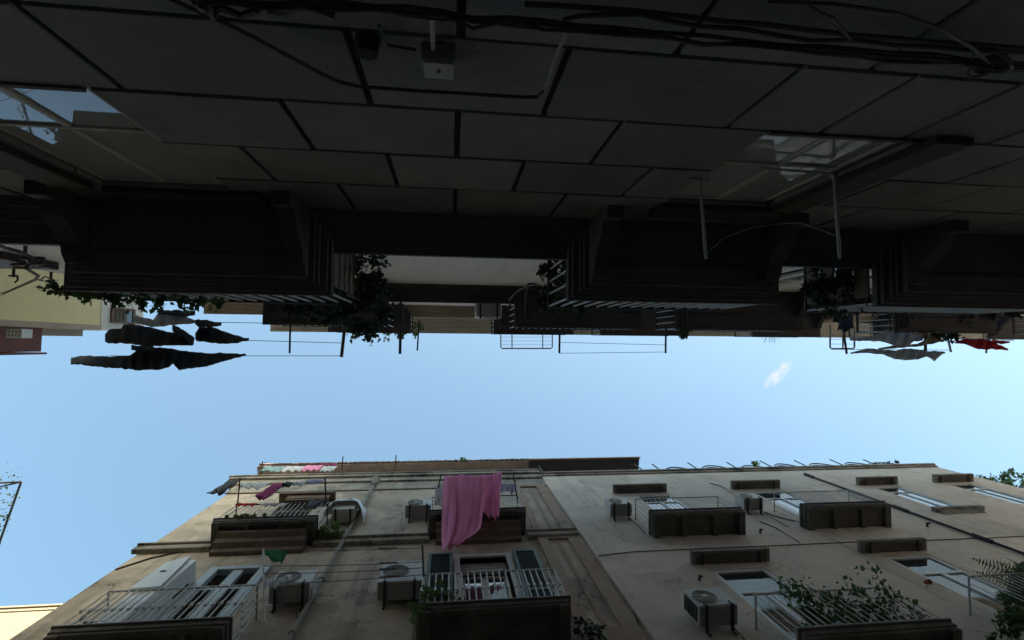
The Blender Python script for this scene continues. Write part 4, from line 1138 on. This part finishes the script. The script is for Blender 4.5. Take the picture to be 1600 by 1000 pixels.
bush('roof_plant', 'small green plant on the roof edge above the wire hoops', [(at(1178, 725, Y=5.0), .1), (at(1182, 723, Y=5.0), .07)], 90, .1, 'leafy')
bush('roof_plant', 'grey green plant at the right end of the roof edge', [(at(x, 725, Y=5.0), .1) for x in (1365, 1378, 1390, 1400)], 160, .09, 'leafd')
# little hose and lamp on the pale facades
h = MB().tube([at(x, y, Y=4.8) for x, y in ((905, 968), (908, 966), (916, 972), (920, 966), (925, 971), (932, 985), (945, 996), (950, 1004))], .016, 6)
tag(h.build('garden_hose', M['greenc'], None, at(905, 968, Y=4.8)), 'green hose loop on the ledge under the brick pilaster', 'hose')
def lamp():
    c = at(1449, 914, Y=4.9)
    r = empty('wall_lamp', c, 'small rusty red wall lamp between the two lower white windows', 'lamp')
    MB().tube([c + Vector((0, .06, .02)), c + Vector((0, -.02, .02))], .03, 8).build('mount', M['white'], r)
    MB().tube([c + Vector((0, -.02, .06)), c + Vector((0, -.06, 0)), c + Vector((0, -.09, -.06))], .035, 12, .055).build('shade', M['lampred'], r)
lamp()

# ------------------------------------------------------------------ fittings on the stone wall
def fittings():
    yw = YW + .03
    def cab(pts, r, label, Y=yw, n=6, mt='cable', name='cable', group='cables along the stone wall', jit=.0):
        P = [at(x, y, Y=Y) for x, y in pts]
        Q = []
        for a, b in zip(P, P[1:]):
            k = max(2, int((b - a).length / .12))
            for i in range(k):
                q = a + (b - a) * (i / k); Q.append(q + Vector((0, abs(random.gauss(0, jit)), random.gauss(0, jit))))
        Q.append(P[-1])
        tag(MB().tube(Q, r, n).build(name, M[mt], None, P[0]), label, 'cable', group)
    b1 = [(300, -4), (420, 2), (540, 10), (640, 18), (740, 30), (850, 40), (960, 50), (1100, 62), (1230, 75), (1330, 82), (1450, 92), (1620, 108)]
    labs = ('lowest thick black cable of the bundle', 'second black cable of the bundle with a slight wave', 'thin upper cable of the bundle', 'knotted cable running along the top of the bundle')
    for i, lab in enumerate(labs):
        cab([(x, y + (-7, -2, 4, 0)[i]) for x, y in b1], (.008, .0075, .0045, .006)[i], lab, yw + (.0, .03, .01, .05)[i], jit=(.004, .006, .004, .01)[i])
    cab([(880, 28), (930, 20), (1000, 22), (1100, 40), (1200, 52), (1400, 68), (1620, 84)], .008, 'black cable drooping in a shallow loop at the right above the bundle', yw + .03, jit=.004)
    cab([(820, 4), (920, 12), (1050, 22), (1200, 38), (1400, 60), (1620, 78)], .009, 'thin cable above the bundle on the right', yw + .02, jit=.003)
    cab([(1200, 2), (1300, 6), (1400, 20), (1470, 45), (1520, 75), (1545, 98)], .006, 'fine wire curving down to the cable knot at the right', yw + .05)
    cab([(262, -4), (310, 18), (360, 40), (400, 60), (450, 87), (500, 114), (530, 128), (560, 135), (640, 141), (740, 147), (820, 152), (840, 151), (848, 143)], .008, 'single thin black cable sagging across the large blocks', yw + .02)
    cab([(848, 145), (855, 128), (868, 90), (880, 62), (886, 50)], .007, 'grey conduit rising along the joint near the centre', yw, mt='wire')
    cab([(320, 5), (330, 12), (345, 8), (360, 10), (400, 8), (440, 9), (520, 5), (545, 12)], .012, 'tangled cable end at the upper left of the bundle', yw + .04, jit=.02)
    cab([(1330, 62), (1300, 30), (1260, 10), (1245, -4)], .007, 'thin wire leaving the bundle upward at the right', yw + .03)
    # cable knot
    c = at(1548, 100, Y=yw + .05)
    m = MB()
    for k in range(5): m.ring(c + Vector((random.gauss(0, .01), 0, random.gauss(0, .01))), (random.gauss(0, .3), 1, random.gauss(0, .3)), .03 + .008 * k, .005, 18)
    tag(m.build('cable_coil', M['cable'], None, c), 'small coil of black cable at the right end of the bundle', 'cable coil')
    # junction box with pipe
    c = at(686, 92, Y=yw)
    r = empty('junction_box', c, 'square grey junction box with a conduit on the stone wall', 'box')
    MB().box(c.x - .065, c.x + .065, YW + .002, YW + .07, c.z - .06, c.z + .07).build('casing', M['stone'], r, bevel=.008)
    MB().box(c.x - .055, c.x + .055, YW + .07, YW + .076, c.z - .05, c.z + .06).build('lid', M['frame'], r, bevel=.003)
    MB().disc((c.x, YW + .076, c.z), (0, 1, 0), .008, .006, 10).build('screw', M['dark'], r)
    a = at(675, 30, Y=yw + .01); MB().tube([Vector((c.x - .02, yw, c.z - .06)), Vector((a.x, yw, a.z))], .008, 8).build('conduit', M['frame'], r)
    # round black fitting (old lamp)
    c = at(574, 60, Y=YW)
    r = empty('wall_lamp', c, 'round black bell of an old lamp on the stone wall beside the junction box', 'lamp')
    MB().tube([c, c + Vector((0, .03, 0)), c + Vector((0, .06, .0))], .045, 18, .038).build('bell', M['black'], r)
    d = at(592, 40, Y=YW + .06); e = at(605, 70, Y=YW + .03); f_ = at(650, 78, Y=YW + .03)
    MB().tube([d, e, f_], .006, 6).build('wire', M['cable'], r)
    # line arms under the windows
    def arm(px0, py0, px1, py1, label):
        Y = YW + .01
        a = at(px0, py0, Y=Y); b = at(px1, py1, Z=a.z)
        t = empty('washing_line_bracket', a, label, 'bracket', 'pale metal arms on the stone wall')
        MB().tube([a, b], .010, 10).build('arm', M['frame'], t, smooth=True)
        return t, a, b
    t, a, b = arm(1094, 281, 1103, 404, 'straight pale arm left of the right window')
    m = MB().tube([a + Vector((-.09, .0, .0)), a + Vector((.06, 0, 0))], .008, 6); m.build('wall_plate', M['frame'], t)
    t, a, b = arm(1303, 272, 1312, 404, 'pale arm with elbow at the right side of the right window')
    c0 = at(1186, 262, Y=YW + .01); MB().tube([c0, a + Vector((-.03, .0, 0)), a, a + Vector((0, .03, 0))], .009, 8).build('cross_bar', M['frame'], t)
    MB().tube([a - Vector((.02, .005, 0)), a + Vector((.01, .03, 0))], .015, 10).build('elbow', M['frame'], t)
    w = [at(1103, 398, Z=3.3), at(1130, 372, Z=3.4), at(1170, 357, Z=3.5), at(1215, 350, Z=3.6), at(1250, 348, Z=3.65), at(1290, 362, Z=3.8), at(1305, 368, Z=3.9)]
    tag(MB().tube(w, .0028, 5).build('slack_wire', M['frame'], None, w[0]), 'slack pale wire between the two metal arms', 'wire')
    # thin cross struts before the windows
    for pts, lab in (([(1265, 205), (1292, 219), (1340, 243), (1357, 251)], 'thin dark strut crossing the right window'), ([(1225, 222), (1252, 205)], 'short thin strut at the left of the right window'),
                     ([(-10, 160), (25, 147), (70, 132)], 'thin pale strut crossing the left window'), ([(15, 126), (60, 160), (108, 190)], 'dark strut across the left window to its transom')):
        P = [at(x, y, Y=YW - .05) for x, y in pts]
        tag(MB().tube(P, .008, 6).build('window_strut', M['pipe'], None, P[0]), lab, 'strut', 'struts before the ground floor windows')
    # wires and insulators on the upper wall at the far left
    Y = YW + .12
    cab([(-10, 380), (10, 388), (30, 393), (50, 402), (70, 404)], .02, 'thick black cable on the upper wall at the left edge', Y, group='cables at the far left of the stone wall')
    cab([(28, 394), (40, 405), (48, 416), (60, 419), (70, 417)], .01, 'looping thin cable below the thick one at the far left', Y, group='cables at the far left of the stone wall')
    cab([(18, 414), (70, 412)], .018, 'straight horizontal bar of the cable bracket at the far left', Y, group='cables at the far left of the stone wall')
    cab([(20, 417), (40, 419), (60, 431), (55, 437), (0, 461), (-10, 465)], .022, 'brown cable bending down towards the yellow house', Y, mt='wood', group='cables at the far left of the stone wall')
    cab([(60, 437), (72, 440), (84, 437), (70, 432), (64, 437)], .012, 'small cable loop beside the ivy at the far left', Y, group='cables at the far left of the stone wall')
    for px, py, lab in ((40, 384, 'upper black insulator bracket at the far left'), (22, 416, 'tall black insulator left of the bar'), (80, 425, 'hook shaped bracket right beside the stone balcony')):
        c = at(px, py, Y=YW)
        m = MB().tube([c, c + Vector((0, .16, 0))], .02, 6); m.tube([c + Vector((-.06, .14, 0)), c + Vector((.06, .14, 0))], .015, 6); m.tube([c + Vector((.05, .14, 0)), c + Vector((.06, .2, 0)), c + Vector((.02, .24, 0))], .014, 6)
        tag(m.build('insulator', M['dark'], None, c), lab, 'insulator', 'insulators at the far left')
    c0, c1 = at(-18, 408, Y=YW), at(4, 392, Y=YW)
    r = empty('meter_box', (c0.x, YW, c1.z), 'black box on the upper wall at the left edge', 'box')
    MB().box(c0.x, c1.x, YW, YW + .1, min(c0.z, c1.z), max(c0.z, c1.z)).build('casing', M['dark'], r, bevel=.01)
fittings()
w = [at(x, y, Z=5.6) for x, y in ((795, 470), (803, 460), (812, 453), (824, 447), (840, 444))]
tag(MB().tube(w, .008, 5).build('slack_wire', M['greywhite'], None, w[0]), 'pale curved wire hanging beside the small shrub on the middle balcony', 'wire')
